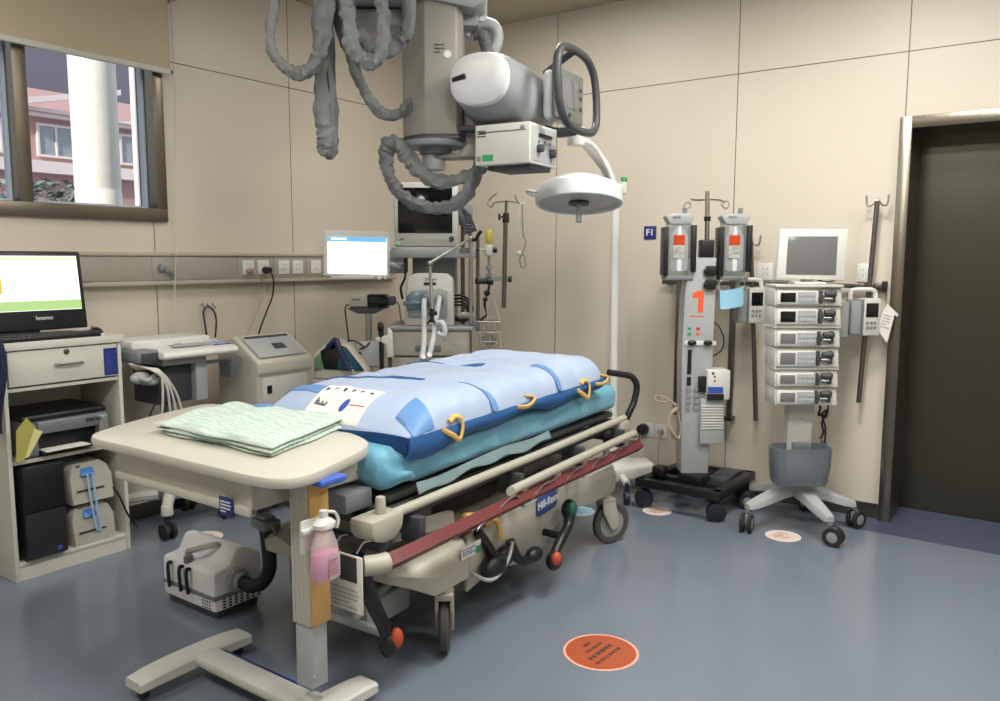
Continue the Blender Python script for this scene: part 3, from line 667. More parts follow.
# blue underside with a wavy skirt
def skirt(sg):
    def fn(u, v):
        x = -.85+1.54*u; wob = .010*math.sin(u*21)+.012*math.sin(u*9+1)
        y = sg*(.386+.012*math.sin(v*math.pi)-.012*v)
        z = .852+.012*(x+.7)-v*(.068+wob-.025*u)
        return L(x, y, z)
    return fn
for sg in (-1, 1):
    b = bmesh.new(); f = skirt(sg); nu, nv = 60, 5
    A = [[b.verts.new(f(i/nu, j/nv)) for j in range(nv+1)] for i in range(nu+1)]
    B_ = [[b.verts.new(Vector(f(i/nu, j/nv))+Vector((0, -sg*.012, 0))) for j in range(nv+1)] for i in range(nu+1)]
    for G in (A, B_):
        for i in range(nu):
            for j in range(nv): b.faces.new((G[i][j], G[i+1][j], G[i+1][j+1], G[i][j+1]))
    for i in range(nu): b.faces.new((A[i][nv], A[i+1][nv], B_[i+1][nv], B_[i][nv])); b.faces.new((A[i][0], A[i+1][0], B_[i+1][0], B_[i][0]))
    for j in range(nv): b.faces.new((A[0][j], A[0][j+1], B_[0][j+1], B_[0][j])); b.faces.new((A[nu][j], A[nu][j+1], B_[nu][j+1], B_[nu][j]))
    bmesh.ops.recalc_face_normals(b, faces=b.faces)
    MB()._add(b).build('side_skirt', M['royal'], pad, ang=60)
b = MB().sheet(lambda u, v: L(-.855-.006*math.sin(v*3.14), -.38+.76*v, 0)[:2]+(.034-.05*u+.004*math.sin(v*11),), 4, 30, .004)
b.bx(-.95, .58, -.37, .37, .001, .014, .004).build('underside', M['royal'], pad, ang=60)
# straps across the top, corner flaps, handles
def strap(x0, slant, y0, y1, w_, name='cross_strap', mt='royal'):
    def fn(u, v):
        y = y0+(y1-y0)*v; x = x0+slant*y+(u-.5)*w_
        return L(x, y*1.006, padtop(x, min(.384, max(-.384, y)))+.004)
    b = MB().sheet(fn, 2, 40, .004); b.build(name, M[mt], pad, ang=60)
strap(-.32, .0, -.39, -.22, .035, mt='royal2'); strap(-.38, -.35, -.06, .37, .028)
strap(.21, .0, -.39, -.24, .035, mt='royal2'); strap(.14, -.35, -.02, .37, .028)
strap(-.72, .10, .05, .38, .05, mt='royal2')
# folded blue corner patches
def patch(x0, x1, y0, y1):
    MB().sheet(lambda u, v: L(x0+(x1-x0)*u+.04*(v-.5), y0+(y1-y0)*v, padtop(min(.67, x0+(x1-x0)*u+.04*(v-.5)), y0+(y1-y0)*v)+.004), 8, 8, .004).build('corner_patch', M['royal2'], pad, ang=60)
patch(-.805, -.69, -.384, -.27)
MB().prism([(-.86, .33), (-.78, .33), (-.78, .395), (-.84, .41)], .835-.82, .885-.82, 'xy', .006).mtx(Matrix.Translation((-.1, 0, 0))).build('corner_patch', M['royal2'], pad)
for x, big in ((-.62, 1), (-.1, 0), (.42, 1), (.62, 0)):
    if big: pts = [(x-.05, -.388, .85), (x+.0, -.402, .82), (x+.03, -.405, .80), (x+.055, -.402, .83), (x+.06, -.395, .872), (x+.03, -.385, .885), (x-.005, -.388, .872)]
    else: pts = [(x-.06, -.389, .852), (x-.02, -.41, .85), (x+.03, -.41, .86), (x+.07, -.392, .872), (x+.02, -.37, .885)]
    MB().tube([L(*q) for q in pts], .010, seg=8, flat=(0, 1, .3)).build('pull_handle', M['yellow'], pad)
    y = .389
    MB().tube([L(q[0], -q[1], q[2]) for q in pts], .010, seg=8, flat=(0, 1, .3)).build('pull_handle', M['yellow'], pad)
# white care label with print at the foot end
def lab(u, v, dz=.005):
    x = -.68+.27*u; y = -.22+.44*v-.05
    return L(x, y, padtop(x, y)+dz)
# label spans the foot slope: from the foot edge upwards
LB = (-.832, -.665, -.13, .15)
def labfn(u, v): 
    x = LB[0]+(LB[1]-LB[0])*u; y = LB[2]+(LB[3]-LB[2])*v; return L(x, y, padtop(x, y)+.0045)
lb = MB().sheet(labfn, 12, 12, .003).build('care_label', M['label'], pad, ang=60)
def onlab(u0, u1, v0, v1, mt, name='print'):
    MB().sheet(lambda u, v: Vector(labfn(u0+(u1-u0)*u, v0+(v1-v0)*v))+Vector((0, 0, .0015)), 2, 2, .001).build(name, mt, lb)
rnd = random.Random(4)
for k in range(6):
    v = .9-.155*k
    for q in range(3): onlab(.70+rnd.random()*.1, .82+rnd.random()*.04, v+q*.02, v+q*.02+.012, M['ink'] if k != 1 else M['blueink'])
onlab(.34, .36, .05, .3, M['redink'])
for q in range(6): onlab(.30, .36+.05*(q % 2)+(.12 if q == 0 else 0), .9-q*.035, .925-q*.035, M['ink'])
def disc():
    b = bmesh.new(); vs = [b.verts.new(Vector(labfn(.36+.16*math.cos(a), .40+.062*math.sin(a)))+Vector((0, 0, .0015))) for a in [2*math.pi*i/20 for i in range(20)]]
    b.faces.new(vs); r_ = bmesh.ops.extrude_face_region(b, geom=list(b.faces)); bmesh.ops.translate(b, verts=[v for v in r_['geom'] if isinstance(v, bmesh.types.BMVert)], vec=(0, 0, .001))
    bmesh.ops.recalc_face_normals(b, faces=b.faces); MB()._add(b).build('round_logo', M['blueink'], lb)
disc()
onlab(.05, .16, .62, .69, M['redink'], 'red_tag')

# ================================================================ overbed table
tb = thing('overbed_table', 'cream overbed table on a wheeled frame with a wood faced column', 'table', (-3.12, -2.22, 0))
out = [(-3.418, -1.5095), (-3.3946, -1.4299), (-3.3196, -1.3783), (-3.1135, -1.2987), (-2.9261, -1.2471), (-2.823, -1.2284), (-2.7762, -1.2659), (-2.7668, -1.3877), (-2.7855, -1.622), (-2.7949, -1.8562), (-2.8137, -2.0436), (-2.8652, -2.2123), (-2.9167, -2.2966), (-2.9917, -2.3481), (-3.1135, -2.3903), (-3.2447, -2.4325), (-3.3196, -2.4418), (-3.3712, -2.4184), (-3.3993, -2.3528), (-3.4087, -2.231), (-3.4115, -1.9499), (-3.4133, -1.6688)]
def smoothpoly(P, sub=4):
    n = len(P); Q = []
    for i in range(n):
        a, b_, c, d = [Vector(P[(i+k) % n]+(0,)) for k in (-1, 0, 1, 2)]
        for j in range(sub):
            t = j/sub; Q.append((.5*((2*b_)+(c-a)*t+(2*a-5*b_+4*c-d)*t*t+(-a+3*b_-3*c+d)*t**3))[:2])
    return Q
so_ = smoothpoly(out); cx_ = -3.0948; cy_ = -1.8562
def offs(k): return [((x-cx_)*(1-k/.33)+cx_, (y-cy_)*(1-k/.6)+cy_) for x, y in so_]
MB().loft([[(x, y, z) for x, y in offs(k)] for k, z in ((.012, .8054), (.003, .808), (0, .815), (0, .831), (.003, .838), (.012, .842))]).build('tabletop', M['cream'], tb, w=True)
MB().bx(-3.3618, -2.9261, -2.2591, -1.5376, 0.7098, 0.8054, .006).bx(-3.3759, -3.3524, -2.2638, -1.5329, 0.6958, 0.7239, .006).bx(-3.3684, -3.3524, -2.2638, -2.2404, 0.6958, 0.8054, .004).bx(-3.3646, -3.3524, -2.2404, -1.5329, 0.7895, 0.8054, .003).build('under_tray', M['cream'], tb, w=True)
p = MB().bx(-3.3824, -3.3768, -2.195, -2.13, 0.6836, 0.7426, .002).build('blue_label', M['blueplate'], tb, w=True)
marks(4, .05, .04, .001, 3).mtx(Matrix.Translation((-3.3829, -2.1625, 0.7136)) @ Matrix.Rotation(R(-90), 4, 'Z')).build('print', M['whiteink'], p, w=True)
sl = MB().bx(-3.2591, -3.1841, -2.3828, -2.3013, 0.3491, 0.8054, .004)
for k in range(4): sl.bx(-3.261, -3.2575, -2.376+k*.0197, -2.365+k*.0197, .349, .8054, .002)
sl.build('column_sleeve', M['cream'], tb, w=True)
MB().bx(-3.2585, -3.1845, -2.392, -2.3831, 0.3495, 0.8054, .003).build('wood_panel', M['wood'], tb, w=True)
MB().bx(-3.2525, -3.1907, -2.379, -2.306, 0.1476, 0.3631, .003).cyl((-3.2451, -2.379, 0.1851), (-3.2451, -2.3828, 0.1851), .006, seg=10).build('inner_post', M['greyplastic'], tb, w=True)
MB().prism([(-3.259, .789), (-3.165, .789), (-3.152, .808), (-3.259, .808)], -2.4465, -2.39, 'xz', .006).build('height_lever', mat('blue_lever', (70, 100, 190), .4), tb, w=True)
def footbar(x0, x1, y0, y1):
    n = 8; rings = []
    for i in range(n+1):
        t = i/n; x = x0+(x1-x0)*t; e = abs(2*t-1)**3; z1 = .09-.012*e; z0 = z1-.04+.008*e; yy = (y1-y0)/2*(1-.10*e); c = (y0+y1)/2
        rings.append([(x, c-yy, z0), (x, c-yy, z1-.008), (x, c-yy+.008, z1), (x, c+yy-.008, z1), (x, c+yy, z1-.008), (x, c+yy, z0)])
    return MB().loft(rings)
footbar(-3.475, -3.04, -1.81, -1.71).build('foot_bar', M['offwhite'], tb, w=True)
footbar(-3.46, -3.015, -2.425, -2.325).bx(-3.29, -3.17, -2.39, -2.29, .05, .085, .01).build('foot_bar', M['offwhite'], tb, w=True)
MB().bx(-3.275, -3.185, -2.3, -1.79, .055, .09, .01).build('cross_bar', M['offwhite'], tb, w=True)
MB().bx(-3.175, -3.155, -2.19, -1.78, .05, .07, .003).build('blue_rod', M['blueplate'], tb, w=True)
for x, y in ((-3.44, -1.76), (-3.075, -1.76), (-3.42, -2.375), (-3.05, -2.36)):
    MB().cyl((x-.012, y, .024), (x+.012, y, .024), .024, seg=16, bev=.004).cyl((x, y, .02), (x, y, .055), .012, seg=10).build('caster', M['rubber'], tb, w=True)
# towel folded on the table
tw = thing('folded_towel', 'pale green striped cloth folded in layers on the overbed table', 'towel', (-3.0854, -1.8562, 0.8419))
def towel(A, B_, C_, D_, z0, th, seed, fold=False):
    A, B_, C_, D_ = [Vector(v) for v in (A, B_, C_, D_)]
    n1, n2 = 40, 30
    bmh = bmesh.new(); T = []; U = []
    for i in range(n1+1):
        rt_, ru = [], []
        for j in range(n2+1):
            u, v = i/n1, j/n2; p = (A*(1-u)+B_*u)*(1-v)+(D_*(1-u)+C_*u)*v
            e = min(u, 1-u, .5)*2; e2 = min(v, 1-v, .5)*2; ed = (1-(1-min(1, e*7))**2.5)*(1-(1-min(1, e2*7))**2.5)
            w_ = noise.noise(Vector((p.x*7, p.y*7, seed)))*.016+.008*noise.noise(Vector((p.x*22, p.y*16, seed+4)))
            jx = .022*noise.noise(Vector((u*3, v*3, seed*.3+9))); 
            hz = z0+.004+th*(.25+.75*ed)+w_*ed
            rt_.append(bmh.verts.new((p.x+jx, p.y+jx, hz))); ru.append(bmh.verts.new((p.x+jx, p.y+jx, z0+(th*.25*(1-ed)))))
        T.append(rt_); U.append(ru)
    for i in range(n1):
        for j in range(n2): bmh.faces.new((T[i][j], T[i+1][j], T[i+1][j+1], T[i][j+1])); bmh.faces.new((U[i][j+1], U[i+1][j+1], U[i+1][j], U[i][j]))
        bmh.faces.new((T[i+1][0], T[i][0], U[i][0], U[i+1][0])); bmh.faces.new((T[i][n2], T[i+1][n2], U[i+1][n2], U[i][n2]))
    for j in range(n2): bmh.faces.new((T[0][j], T[0][j+1], U[0][j+1], U[0][j])); bmh.faces.new((T[n1][j+1], T[n1][j], U[n1][j], U[n1][j+1]))
    bmesh.ops.recalc_face_normals(bmh, faces=bmh.faces)
    return MB()._add(bmh)
towel((-3.25, -1.62), (-3.24, -2.20), (-2.805, -2.07), (-2.85, -1.50), .843, .015, 1).build('lower_fold', M['towel'], tw, w=True, ang=70)
towel((-3.26, -1.61), (-3.25, -2.215), (-2.83, -2.06), (-2.86, -1.48), .858, .013, 2).build('middle_fold', M['towel'], tw, w=True, ang=70)
towel((-3.265, -1.60), (-3.255, -2.225), (-2.815, -2.065), (-2.85, -1.47), .872, .014, 3).build('upper_fold', M['towel'], tw, w=True, ang=70)
# disinfectant bottle in its holder on the column
sb = thing('hand_gel_bottle', 'white capped bottle with pink liquid hung on the wood faced table column', 'bottle', (-3.2634, -2.4465, 0.5131))
def ell(cx, cy, rx, ry, z, n=24, e=.8): return [(cx+rx*math.copysign(abs(math.cos(2*math.pi*k/n))**e, math.cos(2*math.pi*k/n)), cy+ry*math.copysign(abs(math.sin(2*math.pi*k/n))**e, math.sin(2*math.pi*k/n)), z) for k in range(n)]
bx_, by_ = -3.25, -2.4418
MB().loft([ell(bx_, by_, rx, ry, z) for rx, ry, z in ((.04, .026, 0.5149), (.045, .03, 0.5224), (.047, .032, 0.5786), (.042, .03, 0.6114), (.030, .024, 0.6442), (.024, .02, 0.663))]).build('bottle_body', mat('milky_plastic', (232, 226, 230), .3, alpha=.4), sb, w=True)
MB().loft([ell(bx_, by_, rx, ry, z) for rx, ry, z in ((.038, .024, 0.5177), (.043, .028, 0.5243), (.045, .030, 0.5786), (.042, .029, 0.5974))]).build('liquid', mat('pink_liquid', (222, 96, 160), .3), sb, w=True)
MB().loft([ell(bx_, by_, rx, ry, z) for rx, ry, z in ((.022, .02, 0.6648), (.034, .026, 0.6705), (.036, .027, 0.6836), (.022, .02, 0.6958), (.012, .012, 0.7005), (.012, .012, 0.7211))]).build('cap', M['white'], sb, w=True)
MB().tube([(bx_+.005, by_-.01, .718), (bx_+.03, by_-.012, .71), (bx_+.045, by_-.012, .685), (bx_+.04, by_-.01, .66)], .005, seg=8).build('pump_loop', M['white'], sb, w=True)
lb_ = MB().sheet(lambda u, v: (bx_-.012+.05*u, by_-.034+.010*u*u*u, .592-.07*v), 6, 2, .001).build('label', M['label'], sb, w=True)
lb_.data.transform(Matrix.Identity(4))
marks(6, .034, .055, .001, 13).mtx(Matrix.Translation((bx_+.006, by_-.0345, .557))).build('print', mat('pink_print', (206, 120, 150), .5), lb_, w=True)
MB().bx(-3.3009, -3.2259, -2.4015, -2.3931, 0.5927, 0.6911, .003).bx(-3.3056, -3.2259, -2.4184, -2.3997, 0.6536, 0.6677, .003).build('holder', M['white'], sb, w=True)

# ---------------------------------------------------------------- warm air unit on the floor with its hose
wu = thing('warm_air_unit', 'white and grey portable warm air unit with a carry handle on the floor', 'warming unit', (-2.85, -1.27, 0))
prof = [(-2.96, .035), (-2.96, .195), (-2.945, .205), (-2.885, .21), (-2.855, .268), (-2.84, .275), (-2.815, .273), (-2.745, .235), (-2.73, .22), (-2.73, .035)]
MB().prism(prof, -1.47, -1.11, 'xz', .012).build('housing', mat('bright_white_shell', (240, 241, 244), .35, var=.02), wu, w=True)
MB().bx(-2.966, -2.724, -1.476, -1.104, .085, .105, .008).build('grey_band', M['midgrey'], wu, w=True)
MB().bx(-2.945, -2.74, -1.455, -1.12, .0, .036, .01).build('base', M['darkgrey'], wu, w=True)
MB().tube([(-2.94, -1.27, .2), (-2.94, -1.27, .235), (-2.935, -1.275, .247), (-2.87, -1.35, .27), (-2.855, -1.36, .262)], .013, seg=8).build('carry_handle', M['steel'], wu, w=True)
MB().cyl((-2.94, -1.27, .2), (-2.94, -1.27, .225), .02).build('handle_post', M['midgrey'], wu, w=True)
MB().cyl((-2.86, -1.472, .15), (-2.86, -1.495, .15), .048, seg=24, bev=.004).cyl((-2.86, -1.49, .15), (-2.86, -1.52, .15), .034, seg=24).build('hose_port', M['greyplastic'], wu, w=True)
v = MB()
for i in range(7):
    for j in range(4): v.bx(-2.925+.028*i, -2.91+.028*i, -1.4715, -1.469, .045+.012*j, .052+.012*j)
v.build('vent_slots', M['ink'], wu, w=True)
v = MB()
for i in range(4):
    for j in range(3): v.bx(-2.9605, -2.958, -1.44+.016*i, -1.43+.016*i, .045+.013*j, .052+.013*j)
v.build('vent_slots', M['ink'], wu, w=True)
for dy in (-.26, -.21, -.13):
    MB().tube([(-2.962, -1.08+dy+.03, .185), (-2.975, -1.08+dy+.03, .188), (-2.98, -1.08+dy+.03, .16), (-2.975, -1.08+dy+.03, .085)], .008, seg=6).build('hose_clip', M['black'], wu, w=True)
ho = thing('air_hose', 'black flexible air hose rising from the warm air unit to a grey clamp', 'hose', (-2.84, -1.56, .16))
MB().tube([(-2.86, -1.505, .15), (-2.855, -1.56, .14), (-2.845, -1.62, .165), (-2.84, -1.66, .23), (-2.845, -1.665, .32), (-2.85, -1.66, .41)], .028, seg=16, sub=14, rough=.0, rad=[.028]*6).build('hose', mat('black_ribbed_hose', (18, 20, 26), .45, bump=.6, nscale=60), ho, w=True)
MB().box((-2.85, -1.66, .42), (.075, .11, .04), .008, (0, 0, R(-10))).box((-2.85, -1.66, .445), (.05, .07, .015), .004, (0, 0, R(-10))).tube([(-2.87, -1.72, .425), (-2.88, -1.755, .41), (-2.88, -1.74, .37), (-2.87, -1.69, .37)], .005).build('clamp', M['midgrey'], ho, w=True)

# ================================================================ cabinet at the left with its contents
cb = thing('storage_cabinet', 'pale open fronted cabinet with one drawer under the computer', 'cabinet', (-2.975, -.215, 0))
MB().bx(-3.245, -3.227, -.41, -.02, 0, 1.045, .002).bx(-2.723, -2.705, -.41, -.02, 0, 1.045, .002).bx(-3.227, -2.723, -.035, -.02, .08, 1.045).bx(-3.227, -2.723, -.40, -.035, .86, .876).build('carcass', M['cab'], cb, w=True)
MB().bx(-3.255, -2.695, -.425, -.015, 1.045, 1.08, .003).build('top', M['cab'], cb, w=True)
MB().bx(-3.227, -2.723, -.405, -.035, .532, .55, .002).build('shelf', M['cab'], cb, w=True)
MB().bx(-3.227, -2.723, -.405, -.035, .065, .083, .002).bx(-3.227, -2.723, -.40, -.385, 0, .065).build('plinth', M['cab'], cb, w=True)
dr = MB().bx(-3.222, -2.728, -.414, -.398, .884, 1.04, .002).build('drawer', M['cab'], cb, w=True)
MB().tube([(-3.02, -.414, .967), (-3.02, -.436, .967), (-2.905, -.436, .967), (-2.905, -.414, .967)], .006, seg=8, sub=1).build('handle', M['steel'], dr, w=True)
MB().cyl((-2.968, -.41, 1.022), (-2.968, -.42, 1.022), .013, bev=.002).bx(-2.970, -2.966, -.4215, -.419, 1.013, 1.031).build('lock', M['darksteel'], dr, w=True)
p = MB().bx(-2.795, -2.73, -.4165, -.4135, .89, 1.02).build('blue_label', M['blueplate'], dr, w=True)
marks(8, .048, .10, .001, 7).mtx(Matrix.Translation((-2.7625, -.417, .955))).build('print', M['blueink'], p, w=True)
# all-in-one computer on top
pc = thing('computer_monitor', 'black computer monitor with a bright white and green screen on the cabinet', 'monitor', (-3.11, -.27, 1.08))
def tilt(x, z, y=-.30, a=R(8)): return (x, y+(z-1.1)*math.sin(a), z)
TM = Matrix.Translation((-3.10, -.32, 1.10)) @ Matrix.Rotation(R(-7), 4, 'X')
MB().bx(-.29, .29, 0, .035, 0.02, .385, .008).mtx(TM).build('casing', M['black'], pc, w=True)
MB().bx(-.268, .268, -.003, .001, .11, .362).mtx(TM).build('screen', emis('screen_white', (252, 255, 250), 1.25), pc, w=True)
MB().bx(-.268, .268, -.0045, -.0035, .343, .355).mtx(TM).build('menu_bar', emis('screen_yellowgreen', (222, 232, 170), 1.0), pc, w=True)
MB().bx(-.268, .268, -.0045, -.0035, .112, .155).mtx(TM).build('status_band', emis('screen_green', (170, 205, 130), 1.0), pc, w=True)
MB().bx(-.268, .268, -.0045, -.0035, .168, .171).mtx(TM).build('divider_line', emis('screen_blue', (150, 160, 215), 1.0), pc, w=True)
MB().bx(-.115, -.075, -.0045, -.0035, .19, .26).mtx(TM).build('colour_patch', emis('screen_amber', (240, 190, 60), 1.0), pc, w=True)
text('lenovo', .028, M['whiteink'], pc, (0, 0, 0)).data.transform(MATS[pc.name].inverted() @ TM @ Matrix.Translation((.09, -.004, .075)) )
MB().bx(-3.4, -2.81, -.335, -.15, 1.081, 1.095, .004).prism([(-.30, 1.09), (-.16, 1.09), (-.20, 1.25), (-.26, 1.25)], -3.2, -3.02, 'yz', .006).build('stand', M['darkgrey'], pc, w=True)
kb = thing('computer_keyboard', 'black keyboard on the cabinet top in front of the monitor', 'keyboard', (-3.1, -.375, 1.08))
MB().bx(-3.33, -2.80, -.415, -.342, 1.081, 1.102, .005).build('case', M['black'], kb, w=True)
k_ = MB()
for r_ in range(3):
    for i in range(24): k_.bx(-3.32+i*.0213, -3.303+i*.0213, -.408+r_*.022, -.391+r_*.022, 1.1, 1.107, .001)
k_.bx(-3.321, -2.805, -.409, -.346, 1.0985, 1.1015).build('keys', M['darkgrey'], kb, w=True)
ms = thing('computer_mouse', 'black computer mouse with its cable on the cabinet corner', 'mouse', (-2.755, -.27, 1.08))
MB().sph((-2.76, -.29, 1.083), .04, (.75, 1.1, .8)).build('body', M['black'], ms, w=True)
MB().tube([(-2.75, -.25, 1.1), (-2.735, -.2, 1.115), (-2.715, -.18, 1.10), (-2.71, -.19, 1.085)], .003).build('cable', M['darkgrey'], ms, w=True)
tag(MB().bx(-.05, .05, -.02, .02, 0, .006, .002).mtx(Matrix.Translation((-2.80, -.34, 1.0805)) @ Matrix.Rotation(R(12), 4, 'Z')).build('paper_slip', M['label']), 'small white paper slip in front of the black mouse', 'paper')
# silver printer
pr_ = thing('desk_printer', 'silver and black desk printer on the upper cabinet shelf', 'printer', (-2.99, -.22, .55))
MB().prism([(-.42, .56), (-.42, .62), (-.41, .70), (-.38, .715), (-.08, .715), (-.08, .56)], -3.165, -3.115, 'yz', .008).prism([(-.42, .56), (-.42, .62), (-.41, .70), (-.38, .715), (-.08, .715), (-.08, .56)], -2.835, -2.785, 'yz', .008).bx(-3.115, -2.835, -.415, -.08, .655, .712, .006).build('front_housing', mat('silver_plastic', (128, 130, 134), .35, metal=.3), pr_, w=True)
MB().bx(-3.16, -2.79, -.37, -.05, .552, .66, .004).bx(-3.17, -2.78, -.39, -.05, .712, .742, .012).build('top_lid', M['black'], pr_, w=True)
MB().bx(-3.11, -2.86, -.44, -.37, .566, .576, .002).bx(-2.9, -2.85, -.45, -.43, .57, .59, .002).build('output_tray', M['black'], pr_, w=True)
MB().bx(-3.10, -2.90, -.452, -.372, .577, .581).build('paper', M['label'], pr_, w=True)
text('EPSON', .024, M['ink'], pr_, (-2.862, -.4185, .688), w=True, bold=.0005)
fo = thing('document_folder', 'yellow document folder leaning left of the silver printer', 'folder', (-3.2, -.38, .55))
MB().prism([(-3.223, .552), (-3.19, .558), (-3.13, .68), (-3.18, .755), (-3.223, .70)], -.436, -.432, 'xz').mtx(Matrix.Translation((-3.2, -.43, .55)) @ Matrix.Rotation(R(8), 4, 'X') @ Matrix.Translation((3.2, .43, -.55))).build('cover', mat('yellow_card', (178, 170, 92), .5), fo, w=True)
MB().prism([(-3.19, .57), (-3.175, .57), (-3.115, .68), (-3.15, .70)], -.442, -.438, 'xz').mtx(Matrix.Translation((-3.2, -.43, .55)) @ Matrix.Rotation(R(8), 4, 'X') @ Matrix.Translation((3.2, .43, -.55))).build('sheets', mat('pale_yellow_paper', (222, 218, 150), .6), fo, w=True)
# computer tower
tw_ = thing('computer_tower', 'black computer tower standing on the bottom cabinet shelf', 'computer', (-3.12, -.24, .083))
MB().bx(-3.20, -3.02, -.425, -.05, .09, .52, .006).build('case', M['black'], tw_, w=True)
MB().bx(-3.198, -3.022, -.436, -.424, .315, .518, .004).build('upper_front', M['black'], tw_, w=True)
p = MB().bx(-3.198, -3.022, -.436, -.424, .095, .305, .004).build('lower_front', mat('charcoal_plastic', (38, 39, 42), .35), tw_, w=True)
MB().bx(-3.07, -3.05, -.4375, -.4355, .11, .13).build('badge', M['blueink'], p, w=True)
for z0, who, d in ((.0832, 'lower', 0), (.2865, 'upper', 1)):
    t = thing('label_printer', 'beige label printer, %s one of the two stacked on the bottom shelf' % who, 'label printer', (-2.88, -.25, z0), 0, 'stacked label printers')
    MB().loft([[(x, y, z0+zz) for (x, y, zz) in ((-2.975+i_, -.40+d_, 0), (-2.768-i_, -.40+d_, 0), (-2.775-i_, -.40+d_, .12), (-2.79-i_, -.385+d_, .165), (-2.81-i_, -.36+d_, .185), (-2.95+i_, -.36+d_, .185), (-2.97+i_, -.385+d_, .165), (-2.985+i_, -.40+d_, .12))] for i_, d_ in ((.006, .0), (0, .01), (0, .15), (.01, .28))]).build('housing', mat('grey_beige_shell', (168, 166, 154), .45), t, w=True)
    MB().bx(-2.95, -2.82, -.403, -.399, z0+.058, z0+.066).build('paper_slot', M['ink'], t, w=True)
    p = MB().box((-2.895, -.392, z0+.148), (.062, .004, .04), .001, (R(-38), 0, 0)).build('blue_label', mat('bright_blue_label', (40, 110, 190), .4), t, w=True)
    MB().box((-2.93, -.375, z0+.176), (.02, .02, .006), .002, (R(-38), 0, 0)).build('button', M['darkgrey'], t, w=True)
tp = thing('hanging_lanyard', 'pale blue looped strap hanging from the upper label printer', 'strap', (-2.9, -.41, .4))
MB().tube([(-2.905, -.412, .43), (-2.895, -.416, .30), (-2.875, -.416, .16), (-2.855, -.416, .155), (-2.868, -.416, .27), (-2.88, -.412, .43)], .0055, seg=6, flat=(0, 1, 0)).build('strap', mat('pale_blue_strap', (150, 180, 220), .5), tp, w=True)
cord('power_cable', 'black cable running down inside the right edge of the cabinet', M['black'], [(-2.79, -.385, .35), (-2.76, -.41, .30), (-2.73, -.43, .2), (-2.70, -.43, .14), (-2.66, -.40, .10)], .005)
# navy jacket at the left edge
jk = thing('navy_jacket', 'navy blue jacket hanging at the left side of the cabinet', 'jacket', (-3.32, -.42, .7))
def jf(u, v):
    z = 1.17-.47*v; x = -3.44+(.172+.02*math.sin(v*5)-.02*(v < .15))*u
    return (x, -.47+.02*math.sin(u*14+v*3)-.015*math.sin(v*4), z)
b = bmesh.new(); G = [[b.verts.new(jf(i/16, j/16)) for j in range(17)] for i in range(17)]; H_ = [[b.verts.new(Vector(jf(i/16, j/16))+Vector((0, .03, 0))) for j in range(17)] for i in range(17)]
for Q in (G, H_):
    for i in range(16):
        for j in range(16): b.faces.new((Q[i][j], Q[i+1][j], Q[i+1][j+1], Q[i][j+1]))
for i in range(16):
    b.faces.new((G[i][0], G[i+1][0], H_[i+1][0], H_[i][0])); b.faces.new((G[i][16], G[i+1][16], H_[i+1][16], H_[i][16])); b.faces.new((G[0][i], G[0][i+1], H_[0][i+1], H_[0][i])); b.faces.new((G[16][i], G[16][i+1], H_[16][i+1], H_[16][i]))
bmesh.ops.recalc_face_normals(b, faces=b.faces)
MB()._add(b).build('body', mat('navy_cloth', (30, 34, 66), .8, bump=.4), jk, w=True, ang=60)
MB().tube([(-3.27, -.45, 1.16), (-3.26, -.43, 1.19), (-3.25, -.4, 1.17), (-3.247, -.38, 1.02)], .004).build('hanging_loop', M['blueplate'], jk, w=True)

# ================================================================ equipment along the left wall
ec = thing('scanner_cart', 'white and grey scanner cart with a keyboard console beside the cabinet', 'medical cart', (-2.35, -.3, 0))
MB().prism([(-.53, .945), (-.54, .965), (-.52, .985), (-.33, 1.01), (-.30, .985), (-.30, .945)], -2.555, -2.115, 'yz', .01, 3).build('console', M['white'], ec, w=True)
MB().bx(-2.62, -2.17, -.36, -.10, .985, 1.035, .012, 3).build('top_slab', M['white'], ec, w=True)
MB().bx(-2.66, -2.53, -.48, -.12, .93, .995, .02, 3).build('connector_box', M['midgrey'], ec, w=True)
MB().bx(-2.645, -2.545, -.484, -.478, .94, .985, .004).build('socket_row', M['darkgrey'], ec, w=True)
MB().prism([(-2.46, -.47), (-2.24, -.47), (-2.27, -.395), (-2.44, -.395)], .998, 1.006, 'xy', .002).sph((-2.40, -.42, 1.0), .03, (1, 1, .5)).build('trackball_panel', M['greyplastic'], ec, w=True)
k_ = MB()
for i in range(5):
    for j in range(3): k_.box((-2.22+.022*i, -.47+.045*j, .993+.004*j), (.015, .02, .006), .002)
k_.build('keys', M['blueink'], ec, w=True)
MB().bx(-2.52, -2.28, -.46, -.15, .905, .945, .01).bx(-2.32, -2.25, -.44, -.36, .70, .93, .008).build('lower_housing', M['greyplastic'], ec, w=True)
MB().bx(-2.52, -2.32, -.40, -.18, .70, .905, .01).build('processor_box', M['darkgrey'], ec, w=True)
MB().cyl((-2.40, -.28, .2), (-2.40, -.28, .72), .03).bx(-2.46, -2.34, -.34, -.22, .16, .22, .02).build('post', M['midgrey'], ec, w=True)
MB().prism([(-.46, .80), (-.36, .80), (-.35, .90), (-.47, .90)], -2.12, -2.07, 'yz', .008).bx(-2.25, -2.07, -.42, -.40, .885, .905, .004).build('side_basket', M['smoke'], ec, w=True)
